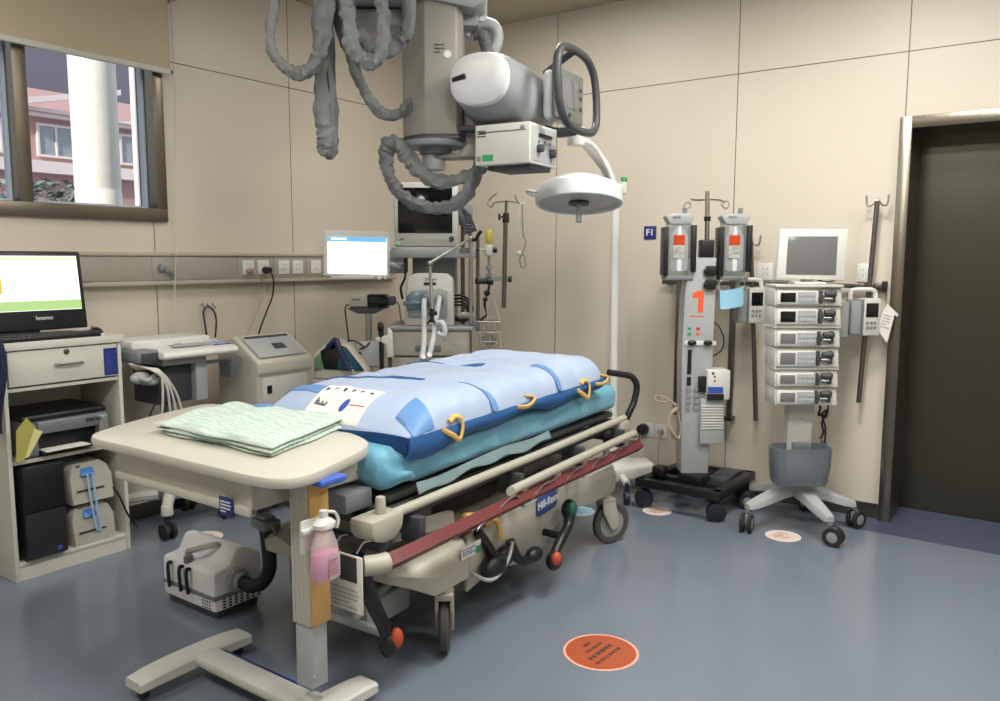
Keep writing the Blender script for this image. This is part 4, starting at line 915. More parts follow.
for (x, y) in ((-2.52, -.44), (-2.60, -.10), (-2.12, -.38), (-2.17, -.08)):
    MB().tube([(-2.40, -.28, .19), ((-2.4+x)/2, (-.28+y)/2, .185), (x, y, .165)], .03, seg=8, rad=[.034, .03, .026]).cyl((x, y, .13), (x, y, .185), .032, .028, bev=.006).build('leg', M['offwhite'], ec, w=True)
    MB().cyl((x-.012, y, .045), (x-.032, y, .045), .045, bev=.006).cyl((x+.012, y, .045), (x+.032, y, .045), .045, bev=.006).cyl((x-.02, y, .05), (x+.02, y, .05), .02).cyl((x, y, .05), (x, y, .14), .016).build('caster', M['rubber'], ec, w=True)
pb = thing('probe_cables', 'bundle of white probe cables hanging from the left side of the scanner cart', 'cables', (-2.6, -.5, .9))
for k, (dx, z1) in enumerate(((0, .55), (.03, .5), (.06, .45), (-.04, .62))):
    MB().tube([(-2.66+.01*k, -.40, .93-.01*k), (-2.60+.01*k, -.50, .90), (-2.54+dx*.4, -.51, .83), (-2.51+dx, -.49, .7), (-2.49+dx*1.5, -.46, z1), (-2.47+dx*1.5, -.40, .42)], .0065, seg=6).build('cable', M['cablewhite'], pb, w=True)
MB().sph((-2.63, -.44, .86), .035, (1.5, .8, .9)).sph((-2.58, -.46, .84), .028, (1.4, .8, .8)).tube([(-2.66, -.44, .88), (-2.62, -.48, .85), (-2.57, -.46, .865), (-2.6, -.44, .83), (-2.64, -.44, .85)], .012).build('probe_bundle', M['greyplastic'], pb, w=True)
MB().tube([(-2.53, -.44, .9), (-2.56, -.46, .75), (-2.60, -.46, .66), (-2.55, -.46, .60), (-2.50, -.46, .62), (-2.48, -.45, .75), (-2.5, -.42, .9)], .005, seg=6).build('power_lead', M['black'], pb, w=True)

bk = thing('patient_temperature_unit', 'beige floor standing water temperature unit with a sloped control panel', 'medical unit', (-1.85, -.4, 0))
MB().prism([(-.55, .09), (-.55, .80), (-.565, .815), (-.565, .872), (-.555, .885), (-.36, 1.01), (-.335, 1.012), (-.325, 1.0), (-.20, .96), (-.20, .09)], -2.02, -1.63, 'yz', .012, 3).build('cabinet', M['cream'], bk, w=True)
sl_ = math.atan2(.125, .195)
MB().box((-1.825, -.466, .954), (.33, .19, .006), .003, (sl_, 0, 0)).build('control_panel', M['greyplastic'], bk, w=True)
MB().box((-1.825, -.395, 1.002), (.30, .02, .006), .001, (sl_, 0, 0)).box((-1.80, -.475, .953), (.08, .05, .004), .001, (sl_, 0, 0)).box((-1.80, -.475, .9555), (.05, .025, .003), 0, (sl_, 0, 0)).build('display', M['darkgrey'], bk, w=True)
MB().bx(-1.985, -1.665, -.556, -.548, .60, .79, .003).build('front_door', M['offwhite'], bk, w=True)
MB().bx(-1.955, -1.925, -.5615, -.555, .70, .745, .002).build('switch', M['black'], bk, w=True)
MB().cyl((-1.70, -.558, .69), (-1.755, -.558, .69), .014).bx(-1.765, -1.69, -.566, -.553, .675, .70, .003).build('coupling', M['black'], bk, w=True)
for x, y in ((-1.97, -.5), (-1.68, -.5), (-1.97, -.25), (-1.68, -.25)):
    MB().cyl((x-.015, y, .04), (x+.015, y, .04), .04, bev=.005).cyl((x, y, .04), (x, y, .095), .012).build('caster', M['rubber'], bk, w=True)

# tilted console on a small trolley
TX = (-1.523, -.682, 0)
tc_ = thing('tilted_console', 'small grey green edged console with a dark glossy face tilted beside the bed', 'medical device', TX, CAMROT)
MB().prism([(-.16, .74), (-.165, .88), (-.06, .975), (.045, .945), (.16, .785), (.15, .74)], .02, .2, 'xz', .012).build('housing', M['cream'], tc_)
MB().prism([(-.10, .80), (-.12, .905), (-.055, .955), (.035, .93), (.14, .79)], .008, .021, 'xz', .004).build('face', M['screenoff'], tc_)
MB().prism([(-.02, .80), (.0, .93), (.035, .925), (.13, .795)], .002, .009, 'xz', .002).build('screen', mat('teal_dark_glass', (36, 84, 100), .15), tc_)
MB().prism([(-.155, .79), (-.15, .87), (-.115, .90), (-.11, .80)], .006, .021, 'xz', .003).build('green_edge', mat('grey_green_plastic', (96, 128, 92), .5), tc_)
MB().tube([(-.07, -.005, .93), (-.02, -.02, .975), (.0, -.03, .93), (.03, -.03, .86), (.06, -.03, .80)], .018, seg=8).build('blue_lead', mat('navy_lead', (30, 40, 80), .4), tc_)
for k in range(5): MB().box((.035+.012*k, -.012, .86-.02*k), (.03, .008, .006), .002, (0, R(30), 0)).build('clip', M['white'], tc_)
MB().bx(-.17, .17, -.02, .24, .71, .738, .006).bx(-.15, .15, 0, .22, .3, .32, .004).build('trolley_shelf', M['greyplastic'], tc_)
for x in (-.15, .15):
    for y in (0, .22): MB().cyl((x, y, .045), (x, y, .712), .011).sph((x, y, .03), .03, (.6, 1, 1)).build('leg', M['steel'], tc_)

# small monitor on a pole
pd_ = thing('pole_monitor', 'small beige and black patient monitor on a short pole stand', 'patient monitor', (-1.269, -.693, 0), CAMROT)
MB().bx(-.13, .02, -.05, .09, 1.162, 1.232, .008).build('housing', M['cream'], pd_)
MB().bx(-.015, .10, -.062, .08, 1.160, 1.236, .008).build('display', M['screenoff'], pd_)
MB().bx(.098, .145, -.04, .07, 1.168, 1.222, .012).build('side_module', M['darkgrey'], pd_)
MB().box((-.085, -.0505, 1.205), (.05, .004, .012)).build('name_strip', M['midgrey'], pd_)
MB().prism([(-.14, 1.15), (.085, 1.15), (.03, 1.12), (-.075, 1.12)], -.06, .09, 'xz', .004).bx(-.12, .10, -.05, .08, 1.15, 1.162, .003).build('tray', M['darkgrey'], pd_)
MB().cyl((-.022, .02, .1), (-.022, .02, 1.125), .02).build('pole', M['steel'], pd_)
MB().bx(-.09, .06, -.07, .07, .80, .95, .012).build('battery_box', M['greyplastic'], pd_)
for a in range(5):
    MB().tube([(-.022, .02, .11), (-.022+.2*math.cos(a*1.2566), .02+.2*math.sin(a*1.2566), .08)], .014, sub=1).sph((-.022+.2*math.cos(a*1.2566), .02+.2*math.sin(a*1.2566), .03), .03, (.8, .8, 1)).build('leg', M['darkgrey'], pd_)
MB().tube([(-.13, 0, 1.17), (-.155, -.02, 1.15), (-.14, -.03, 1.0), (-.13, -.03, .93), (-.10, -.05, .90), (-.03, -.08, .92), (.0, -.06, .95)], .005, seg=6).tube([(-.03, -.08, .92), (-.10, -.08, .96), (-.16, -.06, .93), (-.05, -.08, .88)], .005, seg=6).build('monitor_lead', M['black'], pd_)
MB().tube([(.14, 0, 1.2), (.17, -.01, 1.17), (.18, -.02, 1.10), (.19, 0, 1.05)], .004, seg=6).build('sensor_lead', M['darkgrey'], pd_)

# laptop like monitor
lp = thing('arm_mounted_display', 'white framed display with a bright page and blue bar mounted above the trunking', 'monitor', (-1.536, -.836, 1.47), CAMROT)
MB().box((.007, .012, .007), (.375, .028, .26), .008, (0, R(1.5), 0)).build('frame', M['white'], lp)
MB().box((.012, -.003, -.003), (.336, .004, .207), 0, (0, R(1.2), 0)).build('screen', emis('display_white', (252, 254, 255), 1.35), lp)
MB().box((.012, -.006, .088), (.336, .003, .026), 0, (0, R(1.2), 0)).build('blue_bar', emis('display_blue', (110, 180, 232), 1.0), lp)
MB().box((-.09, -.008, .092), (.09, .002, .012), .001, (0, R(1.2), 0)).build('search_box', emis('display_search', (236, 250, 252), 1.1), lp)
MB().box((.01, .0, -.128), (.30, .03, .018), .005).box((-.11, -.004, -.126), (.05, .03, .014), .004).build('bottom_trim', M['offwhite'], lp)
MB().bx(-.03, .05, .026, .06, -.05, .05, .006).tube([(.01, .05, 0), (.08, .12, -.04), (.14, .28, -.05), (.20, .42, -.08)], .018).build('support_arm', M['greyplastic'], lp)
MB().tube([(.10, -.02, -.13), (.12, -.025, -.115), (.14, -.025, -.135), (.16, -.025, -.115), (.175, -.02, -.135)], .005, seg=6).build('white_clip_cord', M['white'], lp)

# ---------------------------------------------------------------- ventilator / anaesthesia workstation in the corner
vt = thing('ventilator_workstation', 'tall cream ventilator workstation with a dark square monitor in the room corner', 'ventilator', (-.979, -.928, 0), CAMROT)
MB().bx(-.245, .235, .0, .42, .14, .84, .01).bx(-.245, .235, -.01, .42, .845, 1.005, .008).build('body', M['cream'], vt)
MB().bx(-.275, .26, -.04, .44, 1.006, 1.036, .01).build('worktop', M['greyplastic'], vt)
dw = MB().bx(-.235, .225, -.022, -.008, .85, 1.0, .004).build('drawer', M['cream'], vt)
MB().bx(-.10, .06, -.032, -.02, .875, .915, .005).build('handle', M['midgrey'], dw)
MB().bx(-.13, .14, .12, .42, 1.035, 1.50, .01).build('back_panel', M['midgrey'], vt)
MB().bx(-.245, .275, -.03, .40, 1.455, 1.52, .01).build('monitor_shelf', M['greyplastic'], vt)
v = MB().prism([(-.168, 1.037), (.142, 1.037), (.135, 1.33), (.10, 1.362), (-.10, 1.362), (-.15, 1.33)], -.02, .13, 'xz', .012).build('ventilator_head', M['white'], vt)
MB().prism([(-.142, 1.09), (.1, 1.09), (.1, 1.255), (.06, 1.27), (-.12, 1.262), (-.142, 1.235)], -.034, -.018, 'xz', .006).build('panel', M['greyplastic'], v)
MB().prism([(-.15, 1.14), (-.02, 1.14), (-.02, 1.25), (-.12, 1.25), (-.15, 1.22)], -.06, -.03, 'xz', .008).bx(-.17, .0, -.065, -.035, 1.165, 1.19, .006).build('blue_window', mat('blue_grey_clear', (110, 136, 152), .2), v)
MB().bx(-.045, .03, -.0225, -.019, 1.288, 1.306, .001).build('name_badge', M['ink'], v)
text('Dräger', .026, M['ink'], v, (0, -.0215, 1.325))
for x in (-.035, .055):
    MB().cyl((x, -.03, 1.19), (x, -.085, 1.19), .028, .024, bev=.005).sph((x, -.075, 1.20), .03, (.9, .8, 1.2)).build('valve', M['clear'], v)
mn = MB().bx(-.226, .168, -.02, .06, 1.524, 1.916, .014).build('monitor', M['offwhite'], vt)
MB().bx(-.20, .133, -.0235, -.019, 1.607, 1.882, .002).build('screen', M['screenoff'], mn)
for i in range(6): MB().cyl((-.035+.026*i, -.018, 1.567), (-.035+.026*i, -.026, 1.567), .0065, seg=10).build('button', M['greyplastic'], mn)
MB().cyl((.128, -.018, 1.572), (.128, -.03, 1.572), .016).build('knob', M['darkgrey'], mn)
MB().bx(-.19, -.165, -.0225, -.019, 1.563, 1.575).build('logo', M['midgrey'], mn)
MB().bx(-.225, -.19, -.045, -.01, 1.53, 1.55, .004).build('green_lamp', mat('pale_green_plastic', (140, 190, 165), .4), vt)
for (x, z0, z1, r_) in ((.188, .14, 1.75, .013), (.235, .14, 1.75, .010), (.288, 1.0, 1.58, .011), (.12, 1.03, 1.57, .008)):
    MB().cyl((x, .15 if x < .28 else .02, z0), (x, .15 if x < .28 else .02, z1), r_, seg=12).build('pole', M['darksteel'], vt)
MB().bx(.165, .25, .05, .2, 1.66, 1.79, .008).build('gas_module', M['midgrey'], vt)
b = MB()
for k in range(7): b.tube([(.17+.012*k, .03-.01*(k % 2), 1.78-.02*k), (.22, 0, 1.74-.02*k), (.245+.006*k, .01, 1.70-.012*k), (.20, .0, 1.66-.01*k)], .006, seg=6)
b.build('tube_cluster', M['darkgrey'], vt)
b = MB()
for k in range(4): b.tube([(.14, .05, 1.22-.02*k), (.20, .02, 1.22-.02*k), (.255-.01*k, .02, 1.15-.01*k), (.22, .03, 1.07), (.14, .05, 1.065+.01*k)], .007, seg=6)
b.build('gas_hoses', M['black'], vt)
MB().bx(-.28, -.165, .02, .2, 1.36, 1.50, .012).bx(-.275, -.17, .0, .02, 1.41, 1.43, .003).build('side_box', M['greyplastic'], vt)
MB().tube([(-.165, .02, 1.50), (-.16, .0, 1.40), (-.165, .0, 1.33), (-.19, 0, 1.27), (-.18, 0, 1.20)], .008, seg=6).build('side_lead', M['black'], vt)
for x, y in ((-.2, .05), (.2, .05), (-.2, .38), (.2, .38)):
    MB().cyl((x-.014, y, .055), (x+.014, y, .055), .055, bev=.006).cyl((x, y, .055), (x, y, .145), .016).build('caster', M['rubber'], vt)
# jointed hose arm with clear hoses
ha = thing('hose_support_arm', 'steel jointed arm holding white breathing hoses over the bed', 'support arm', (-.979, -.928, 1.5), CAMROT)
MB().tube([(.245, -.02, .075), (.016, -.28, -.075)], .009, sub=1).tube([(.016, -.28, -.08), (.03, -.31, -.36)], .010, sub=1).sph((.016, -.28, -.078), .018).sph((.245, -.02, .075), .016).build('arm', M['steel'], ha)
MB().tube([(.25, -.02, .07), (.275, -.03, .068), (.295, -.04, .10), (.31, -.04, .12)], .011, seg=8).build('lever', M['black'], ha)
MB().cyl((.03, -.31, -.34), (.028, -.31, -.42), .013, .009).box((.035, -.32, -.365), (.05, .02, .025), .005).tube([(.0, -.31, -.43), (.015, -.315, -.41), (.03, -.315, -.40), (.05, -.315, -.43)], .006).build('clamp', M['black'], ha)
MB().cyl((.245, -.02, .07), (.245, -.02, -.45), .012).bx(.17, .26, -.03, .0, -.02, .02, .004).bx(.17, .26, -.03, .0, -.42, -.38, .004).build('upright', M['steel'], ha)
for pts in ([(-.035, -.11, -.30), (-.03, -.18, -.33), (-.02, -.28, -.45), (-.02, -.33, -.56), (-.03, -.36, -.63), (-.015, -.40, -.61)],
            [(.055, -.11, -.30), (.06, -.16, -.29), (.045, -.26, -.42), (.035, -.33, -.52), (.01, -.36, -.63), (.02, -.40, -.60)],
            [(.05, -.30, -.43), (.085, -.33, -.42), (.105, -.34, -.45), (.10, -.34, -.49), (.065, -.33, -.48)]):
    MB().tube(pts, .016, seg=10, sub=12, rad=[.016]*len(pts)).build('breathing_hose', M['corr'], ha)
# oxygen flow meter
fm = thing('oxygen_flow_meter', 'yellow topped white flow meter on the right side of the ventilator workstation', 'flow meter', (-.979, -.928, 1.3), CAMROT)
MB().lathe([(.012, .24), (.02, .25), (.022, .30), (.018, .325), (0, .33)], (.357, .0, 0)).build('yellow_cap', mat('yellow_translucent', (214, 190, 70), .25), fm)
MB().cyl((.357, 0, .17), (.357, 0, .235), .026, bev=.006).cyl((.30, 0, .205), (.34, 0, .205), .006).bx(.295, .305, -.01, .01, .19, .22).build('body', M['white'], fm)
MB().cyl((.38, 0, .205), (.408, 0, .205), .017, bev=.003).build('knob', M['black'], fm)
MB().cyl((.357, 0, .03), (.357, 0, .17), .009).cyl((.357, 0, .085), (.357, 0, .11), .02, bev=.004).cyl((.357, 0, .045), (.357, 0, .06), .022).build('stem', M['wheelgrey'], fm)
MB().cyl((.29, 0, .205), (.30, 0, .205), .012).cyl((.288, 0, .205), (.302, 0, .205), .008).bx(.27, .36, -.006, .006, -.005, .03, .003).bx(.355, .385, -.014, .014, -.01, .02, .004).build('lower_fittings', M['black'], fm)
MB().sph((.345, -.01, -.06), .02).sph((.335, -.01, -.10), .016).tube([(.36, 0, -.01), (.345, 0, -.08), (.33, 0, -.13), (.345, 0, -.19), (.315, 0, -.22), (.29, 0, -.235)], .008).build('drain_valve', M['black'], fm)
bs = thing('wire_basket', 'small steel wire basket beside the ventilator workstation', 'basket', (-.979, -.928, .88), CAMROT)
b = MB()
for z, k in ((0, .85), (.06, .9), (.12, .95), (.185, 1)):
    w2, d2 = .068*k, .05*k; b.tube([(.36-w2, -d2, z), (.36+w2, -d2, z), (.36+w2, d2, z), (.36-w2, d2, z)], .003 if z < .18 else .0045, seg=5, closed=True, sub=1)
for i in range(7):
    t_ = -1+i/3; b.cyl((.36+.058*t_, -.043, 0), (.36+.068*t_, -.05, .185), .002, seg=5); b.cyl((.36+.058*t_, .043, 0), (.36+.068*t_, .05, .185), .002, seg=5); b.cyl((.36+.058*t_, -.043, 0), (.36+.058*t_, .043, 0), .002, seg=5)
b.build('wires', M['steel'], bs)
MB().bx(.24, .295, -.02, .02, .14, .19, .005).build('bracket', M['midgrey'], bs)
bg = thing('fluid_bag', 'clear crumpled plastic bag and tubing lying in the wire basket', 'bag', (-.979, -.928, .9), CAMROT)
MB().sph((.36, 0, .05), .045, (1, .8, .9)).build('bag', M['clear'], bg)
MB().tube([(.36, 0, .09), (.345, -.01, .25), (.36, 0, .36), (.40, 0, .26), (.425, -.02, .15), (.43, -.04, .0)], .003, seg=6).build('tubing', M['cablewhite'], bg)
# drip pole reaching from the workstation
iv = thing('drip_pole', 'short steel drip pole with a double hook clamped beside the ventilator workstation', 'drip pole', (-.713, -1.301, 1.147), CAMROT)
MB().cyl((-.008, 0, 0), (.002, 0, .57), .014).cyl((.002, 0, .55), (.005, 0, .66), .009).build('pole', M['darksteel'], iv)
MB().tube([(-.095, .0, .665), (-.11, 0, .64), (-.095, 0, .62), (-.075, 0, .63), (-.07, 0, .645), (.0, 0, .655), (.08, 0, .645), (.09, 0, .625), (.105, 0, .625)], .0045, seg=6).tube([(-.10, -.01, .665), (-.075, -.03, .685), (-.055, -.04, .70)], .0045, seg=6).tube([(.08, .0, .645), (.065, -.02, .67), (.055, -.03, .69)], .0045, seg=6).build('hook', M['steel'], iv)
MB().cyl((.003, 0, .525), (.004, 0, .585), .022, .019, bev=.004).bx(-.045, -.03, -.01, .01, .54, .58, .004).cyl((-.03, 0, .56), (0, 0, .56), .006).build('height_knob', M['black'], iv)
MB().bx(-.17, .01, -.008, .008, .165, .195, .003).build('clamp_arm', M['clear'], iv)
MB().cyl((.015, -.025, .18), (.04, -.025, .18), .02, bev=.004).cyl((-.115, -.02, .165), (-.09, -.02, .165), .02, bev=.004).build('clamp_knob', M['black'], iv)
dl = thing('hanging_sensor_lead', 'looped sensor leads hanging from the hook of the short drip pole', 'cable', (-.713, -1.301, 1.6), CAMROT)
MB().tube([(.105, 0, .19), (.105, 0, .08), (.11, 0, -.0), (.125, -.01, -.05), (.11, 0, -.1), (.09, 0, -.15), (.10, 0, -.2), (.125, 0, -.19), (.12, 0, -.14), (.10, 0, -.11)], .004, seg=6).build('grey_lead', M['midgrey'], dl)
MB().tube([(.085, 0, .19), (.08, 0, .06), (.09, 0, .0), (.12, 0, -.05), (.115, 0, -.09)], .003, seg=6).sph((.085, -.005, -.115), .017).bx(.09, .12, -.005, .005, .185, .195, .002).build('white_lead', M['cablewhite'], dl)
# wand handle in front of the workstation
wd = thing('ultrasound_probe', 'black headed probe in a white holder at the left side of the workstation', 'probe', (-1.383, -.879, .8), CAMROT)
MB().sph((.0, 0, .25), .022, (.9, .8, 1.5)).cyl((.003, 0, .0), (.003, 0, .225), .013, .016).build('probe', M['black'], wd)
MB().prism([(-.03, .19), (.04, .205), (.045, .25), (.07, .22), (.075, .08), (.04, .07), (.03, .15), (-.03, .175)], -.015, .02, 'xz', .006).build('holder', M['white'], wd)
MB().cyl((.05, .02, -.8), (.05, .02, .1), .012).cyl((.05, .02, -.8), (.05, .02, -.78), .12, .1, seg=24).build('stand', M['darkgrey'], wd)

# ================================================================ ceiling mounted x-ray unit
xr = thing('ceiling_xray_unit', 'grey ceiling mounted x-ray unit with column, tube head and control handle above the bed', 'x-ray unit', (-1.735, -1.591, 2.0), CAMROT)
def Zs(b): return b.mtx(Matrix.Translation((0, 0, -2.0)))
M['xgrey'] = mat('satin_grey_paint', (142, 138, 130), .38, var=.03)
M['xlight'] = mat('pale_grey_shell', (206, 208, 210), .3, var=.02)
M['xbody'] = mat('grey_shell', (142, 145, 148), .35, var=.03)
Zs(MB().prism([(-.03, -.12), (.118, -.12), (.148, -.085), (.148, .1), (.12, .13), (-.12, .13), (-.145, .1), (-.145, -.03)], 2.035, 2.72, 'xy', .006)).build('column', M['xgrey'], xr)
Zs(MB().loft([[(x*k, y*k, z) for x, y in ((-.03, -.12), (.125, -.12), (.15, -.09), (.15, .1), (.12, .13), (-.12, .13), (-.145, .1), (-.145, -.02))] for k, z in ((.9, 2.012), (1.03, 2.016), (1.03, 2.026), (.98, 2.035))])).build('column_end', M['darkgrey'], xr)
Zs(MB().cyl((.01, 0, 1.985), (.01, 0, 2.014), .155, bev=.004).cyl((.01, 0, 1.955), (.01, 0, 1.985), .08)).build('rotary_flange', M['midgrey'], xr)
Zs(MB().cyl((.0, 0, 1.88), (.0, 0, 1.956), .055, bev=.005).bx(-.18, -.05, -.02, .02, 1.985, 1.992)).build('swivel_neck', M['greyplastic'], xr)
Zs(MB().prism([(.0, 1.93), (.24, 1.935), (.27, 1.97), (.27, 2.12), (.245, 2.2), (.14, 2.2), (.12, 2.12), (.155, 2.0), (.13, 1.96), (.0, 1.95)], -.06, .06, 'xz', .012)).build('yoke_arm', M['xgrey'], xr)
mk = Zs(MB().cyl((.078, -.119, 2.40), (.078, -.1225, 2.40), .017, seg=20)).build('warning_mark', M['label'], xr)
Zs(marks(3, .05, .05, .001, 21).mtx(Matrix.Translation((.04, -.1213, 2.425)))).build('print', M['ink'], xr)
# carriage under the ceiling
Zs(MB().prism([(-.5, 2.66), (.0, 2.64), (.20, 2.60), (.25, 2.63), (.26, 3.0), (-.5, 3.0)], -.14, .42, 'xz', .01).bx(-.48, .22, .0, .36, 2.56, 2.64, .01)).build('carriage', M['xbody'], xr)
Zs(MB().bx(-.5, .30, -.15, -.10, 3.0, 3.065, .005).bx(-.5, .30, .36, .41, 3.0, 3.065, .005)).build('carriage_wheel_beam', M['xgrey'], xr)
Zs(MB().tube([(.15, .1, 2.545), (.18, .1, 2.585), (.24, .1, 2.60), (.29, .1, 2.585), (.31, .1, 2.54), (.295, .1, 2.48), (.25, .1, 2.45)], .03, seg=10).cyl((.21, .1, 2.6), (.21, .1, 2.66), .05)).build('hose_bracket', M['greyplastic'], xr)
Zs(MB().tube([(.20, .1, 2.55), (.235, .09, 2.54), (.255, .08, 2.49), (.265, .06, 2.43), (.268, .04, 2.36), (.25, .04, 2.3)], .03, seg=12, rough=.15)).build('tube_hose', M['hose'], xr)
# head frame
HM = Matrix.Translation((.402, -.165, -2.028)) @ Matrix.Rotation(R(-29), 4, 'Z')
def sup(y, rx, rz, zc, xc=-.097, n=36, e=.78):
    return [(xc+rx*math.copysign(abs(math.cos(2*math.pi*k/n))**e, math.cos(2*math.pi*k/n)), y, zc+rz*math.copysign(abs(math.sin(2*math.pi*k/n))**e, math.sin(2*math.pi*k/n))) for k in range(n)]
MB().loft([sup(y, rx, rz, zc, xc) for y, rx, rz, zc, xc in ((-.19, .152, .118, 2.275, -.085), (-.17, .158, .124, 2.272, -.085), (-.1, .164, .140, 2.258, -.085), (.0, .175, .158, 2.236, -.09), (.12, .165, .158, 2.222, -.08), (.2, .155, .148, 2.218, -.075), (.28, .145, .132, 2.222, -.07), (.31, .12, .11, 2.225, -.07))]).mtx(HM).build('tube_housing', M['xbody'], xr)
ca = MB().loft([sup(y, rx, rz, zc, -.085, 40, .82) for y, rx, rz, zc in ((-.19, .151, .117, 2.275), (-.215, .145, .112, 2.276), (-.232, .12, .09, 2.277), (-.240, .075, .05, 2.278), (-.242, .01, .01, 2.278))]).mtx(HM).build('end_cap', M['xlight'], xr)
MB().box((-.168, -.226, 2.282), (.082, .03, .024), .003, (0, R(-6), R(-14))).mtx(HM).build('slot', M['black'], ca)
MB().bx(-.26, .05, -.10, .16, 2.075, 2.10, .006).cyl((-.09, .02, 2.06), (-.09, .02, 2.09), .12).mtx(HM).build('collimator_mount', M['darkgrey'], xr)
co = MB().bx(-.14, .14, -.145, .145, 1.905, 2.085, .006).mtx(HM).build('collimator', M['offwhite'], xr)
MB().bx(.1402, .1425, -.125, .125, 1.918, 2.072, .003).mtx(HM).build('side_panel', M['greyplastic'], co)
MB().bx(.142, .150, -.06, .075, 2.028, 2.044, .003).bx(-.12, .12, -.149, -.1445, 2.05, 2.052).mtx(HM).build('slit', M['black'], co)
for y, z, r_ in ((-.06, 1.975, .02), (.07, 1.965, .022)): MB().cyl((.142, y, z), (.168, y, z), r_, r_*.85, bev=.003).mtx(HM).build('knob', M['darkgrey'], co)
for y in (-.055, .005, .06): MB().cyl((.142, y, 2.008), (.147, y, 2.008), .008).mtx(HM).build('button', M['midgrey'], co)
MB().bx(-.10, -.045, -.1475, -.1445, 1.922, 1.95).mtx(HM).build('green_label', M['greenink'], co)
MB().bx(-.13, -.11, -.1475, -.1445, 1.922, 1.945).cyl((.105, -.1445, 2.06), (.105, -.149, 2.06), .01).mtx(HM).build('grey_label', M['midgrey'], co)
marks(3, .05, .035, .001, 33).mtx(HM @ Matrix.Translation((-.105, -.1465, 2.045))).build('print', M['ink'], co)
MB().bx(-.10, .12, -.10, .12, 1.885, 1.906, .004).mtx(HM).build('lower_frame', M['darkgrey'], xr)
MB().bx(.10, .16, .05, .33, 2.12, 2.35, .03, 3).bx(-.02, .12, .14, .26, 2.15, 2.31, .02).mtx(HM).build('panel_back', M['xlight'], xr)
cp = MB().bx(.16, .185, .03, .35, 2.125, 2.36, .011, 3).mtx(HM).build('control_panel', mat('grey_green_panel', (104, 112, 106), .35), xr)
MB().bx(.184, .1875, .095, .275, 2.185, 2.32, .001).mtx(HM).build('screen', M['screengrey'], cp)
for y in (.06, .31):
    for z in (2.20, 2.25, 2.29): MB().cyl((.185, y, z), (.190, y, z), .009, seg=12).mtx(HM).build('button', M['darkgrey'], cp)
MB().cyl((.185, .18, 2.155), (.192, .18, 2.155), .011, seg=12).mtx(HM).build('button', M['darkgrey'], cp)
hl = []
for k in range(16):
    a = 2*math.pi*k/16; ca_, sa_ = math.cos(a), math.sin(a)
    hl.append((.235-.01*sa_, .165+.225*math.copysign(abs(ca_)**.62, ca_)-.02*sa_, 2.258+.182*math.copysign(abs(sa_)**.7, sa_)))
MB().tube(hl, .019, seg=10, closed=True, sub=4).tube([(.07, .15, 2.09), (.14, .16, 2.075), (.235, .14, 2.075)], .024, seg=8, sub=3).tube([(.07, .15, 2.35), (.16, .14, 2.40), (.235, .14, 2.44)], .017, seg=8, sub=3).mtx(HM).build('handle', M['darkgrey'], xr)
# grey sleeved hose looping below the column
sh_ = thing('sleeved_hose', 'grey fabric sleeved hose making two loops under the x-ray column', 'hose', (-1.735, -1.591, 1.9), CAMROT)
k37 = 1.0
def P6(x, y, z): return (x-.495*1.0+.0, y, z-1.9)
pts = [(.26, -.02, 1.96), (.225, -.05, 1.88), (.14, -.08, 1.835), (.03, -.10, 1.815), (-.05, -.12, 1.86), (-.11, -.12, 1.925), (-.155, -.13, 1.985), (-.20, -.13, 1.985), (-.215, -.12, 1.94), (-.208, -.11, 1.86), (-.175, -.10, 1.785), (-.11, -.10, 1.725), (-.01, -.10, 1.692), (.09, -.10, 1.70), (.165, -.08, 1.76), (.205, -.06, 1.85), (.225, -.03, 1.94), (.235, .0, 2.06)]
MB().tube([(x, y, z-1.9) for x, y, z in pts], .03, seg=14, sub=8, rough=.3, flat=(0, 1, 0), rad=[.03]*3+[.038]*6+[.034]*7+[.03]*2).build('sleeve', M['hose'], sh_)
# festoon hoses hanging from a ceiling rail
rlc = thing('ceiling_hose_rail', 'metal ceiling rail carrying the grey hose loops', 'rail', (-2.4, -1.3, 3.03), CAMROT)
MB().bx(-.8, .9, -.03, .03, .0, .055, .004).build('rail', M['steel'], rlc)
for k in range(6): MB().cyl((-.25+.17*k, 0, -.07), (-.25+.17*k, 0, .0), .02, seg=12).build('trolley', M['darkgrey'], rlc)
FB = (-2.247, -1.388, 0)
def fest(label, pts, r, **k):
    z0 = 2.3; t = thing('hose_loop', label, 'hose', (FB[0], FB[1], z0), CAMROT)
    MB().tube([(x, y, z-z0) for x, y, z in pts], r, seg=12, sub=8, rough=k.pop('rough', .34), **k).build('sleeve', M['hose'], t)
    return t
fest('leftmost of the grey hose loops hanging from the ceiling', [(-.19, 0, 2.97), (-.205, 0, 2.63), (-.235, 0, 2.45), (-.225, 0, 2.36), (-.17, 0, 2.295), (-.10, 0, 2.272), (-.035, 0, 2.32), (.0, 0, 2.42), (.02, 0, 2.6), (.03, 0, 2.97)], .034, flat=(0, 1, 0), rad=[.02, .021, .021, .023, .026, .03, .033, .035, .038, .032])
fest('straight narrow grey hose loop hanging lowest behind the leftmost loop', [(-.03, .05, 2.97), (-.03, .06, 2.5), (-.032, .07, 2.3), (-.025, .07, 2.1), (-.015, .07, 2.0), (-.012, .07, 1.945), (.012, .09, 1.945), (.01, .11, 2.1), (-.0, .12, 2.5), (-.0, .12, 2.97)], .045, rad=[0.028, 0.0288, 0.032, 0.0368, 0.0384, 0.0336, 0.032, 0.032, 0.028, 0.028], flat=(0, 1, 0))
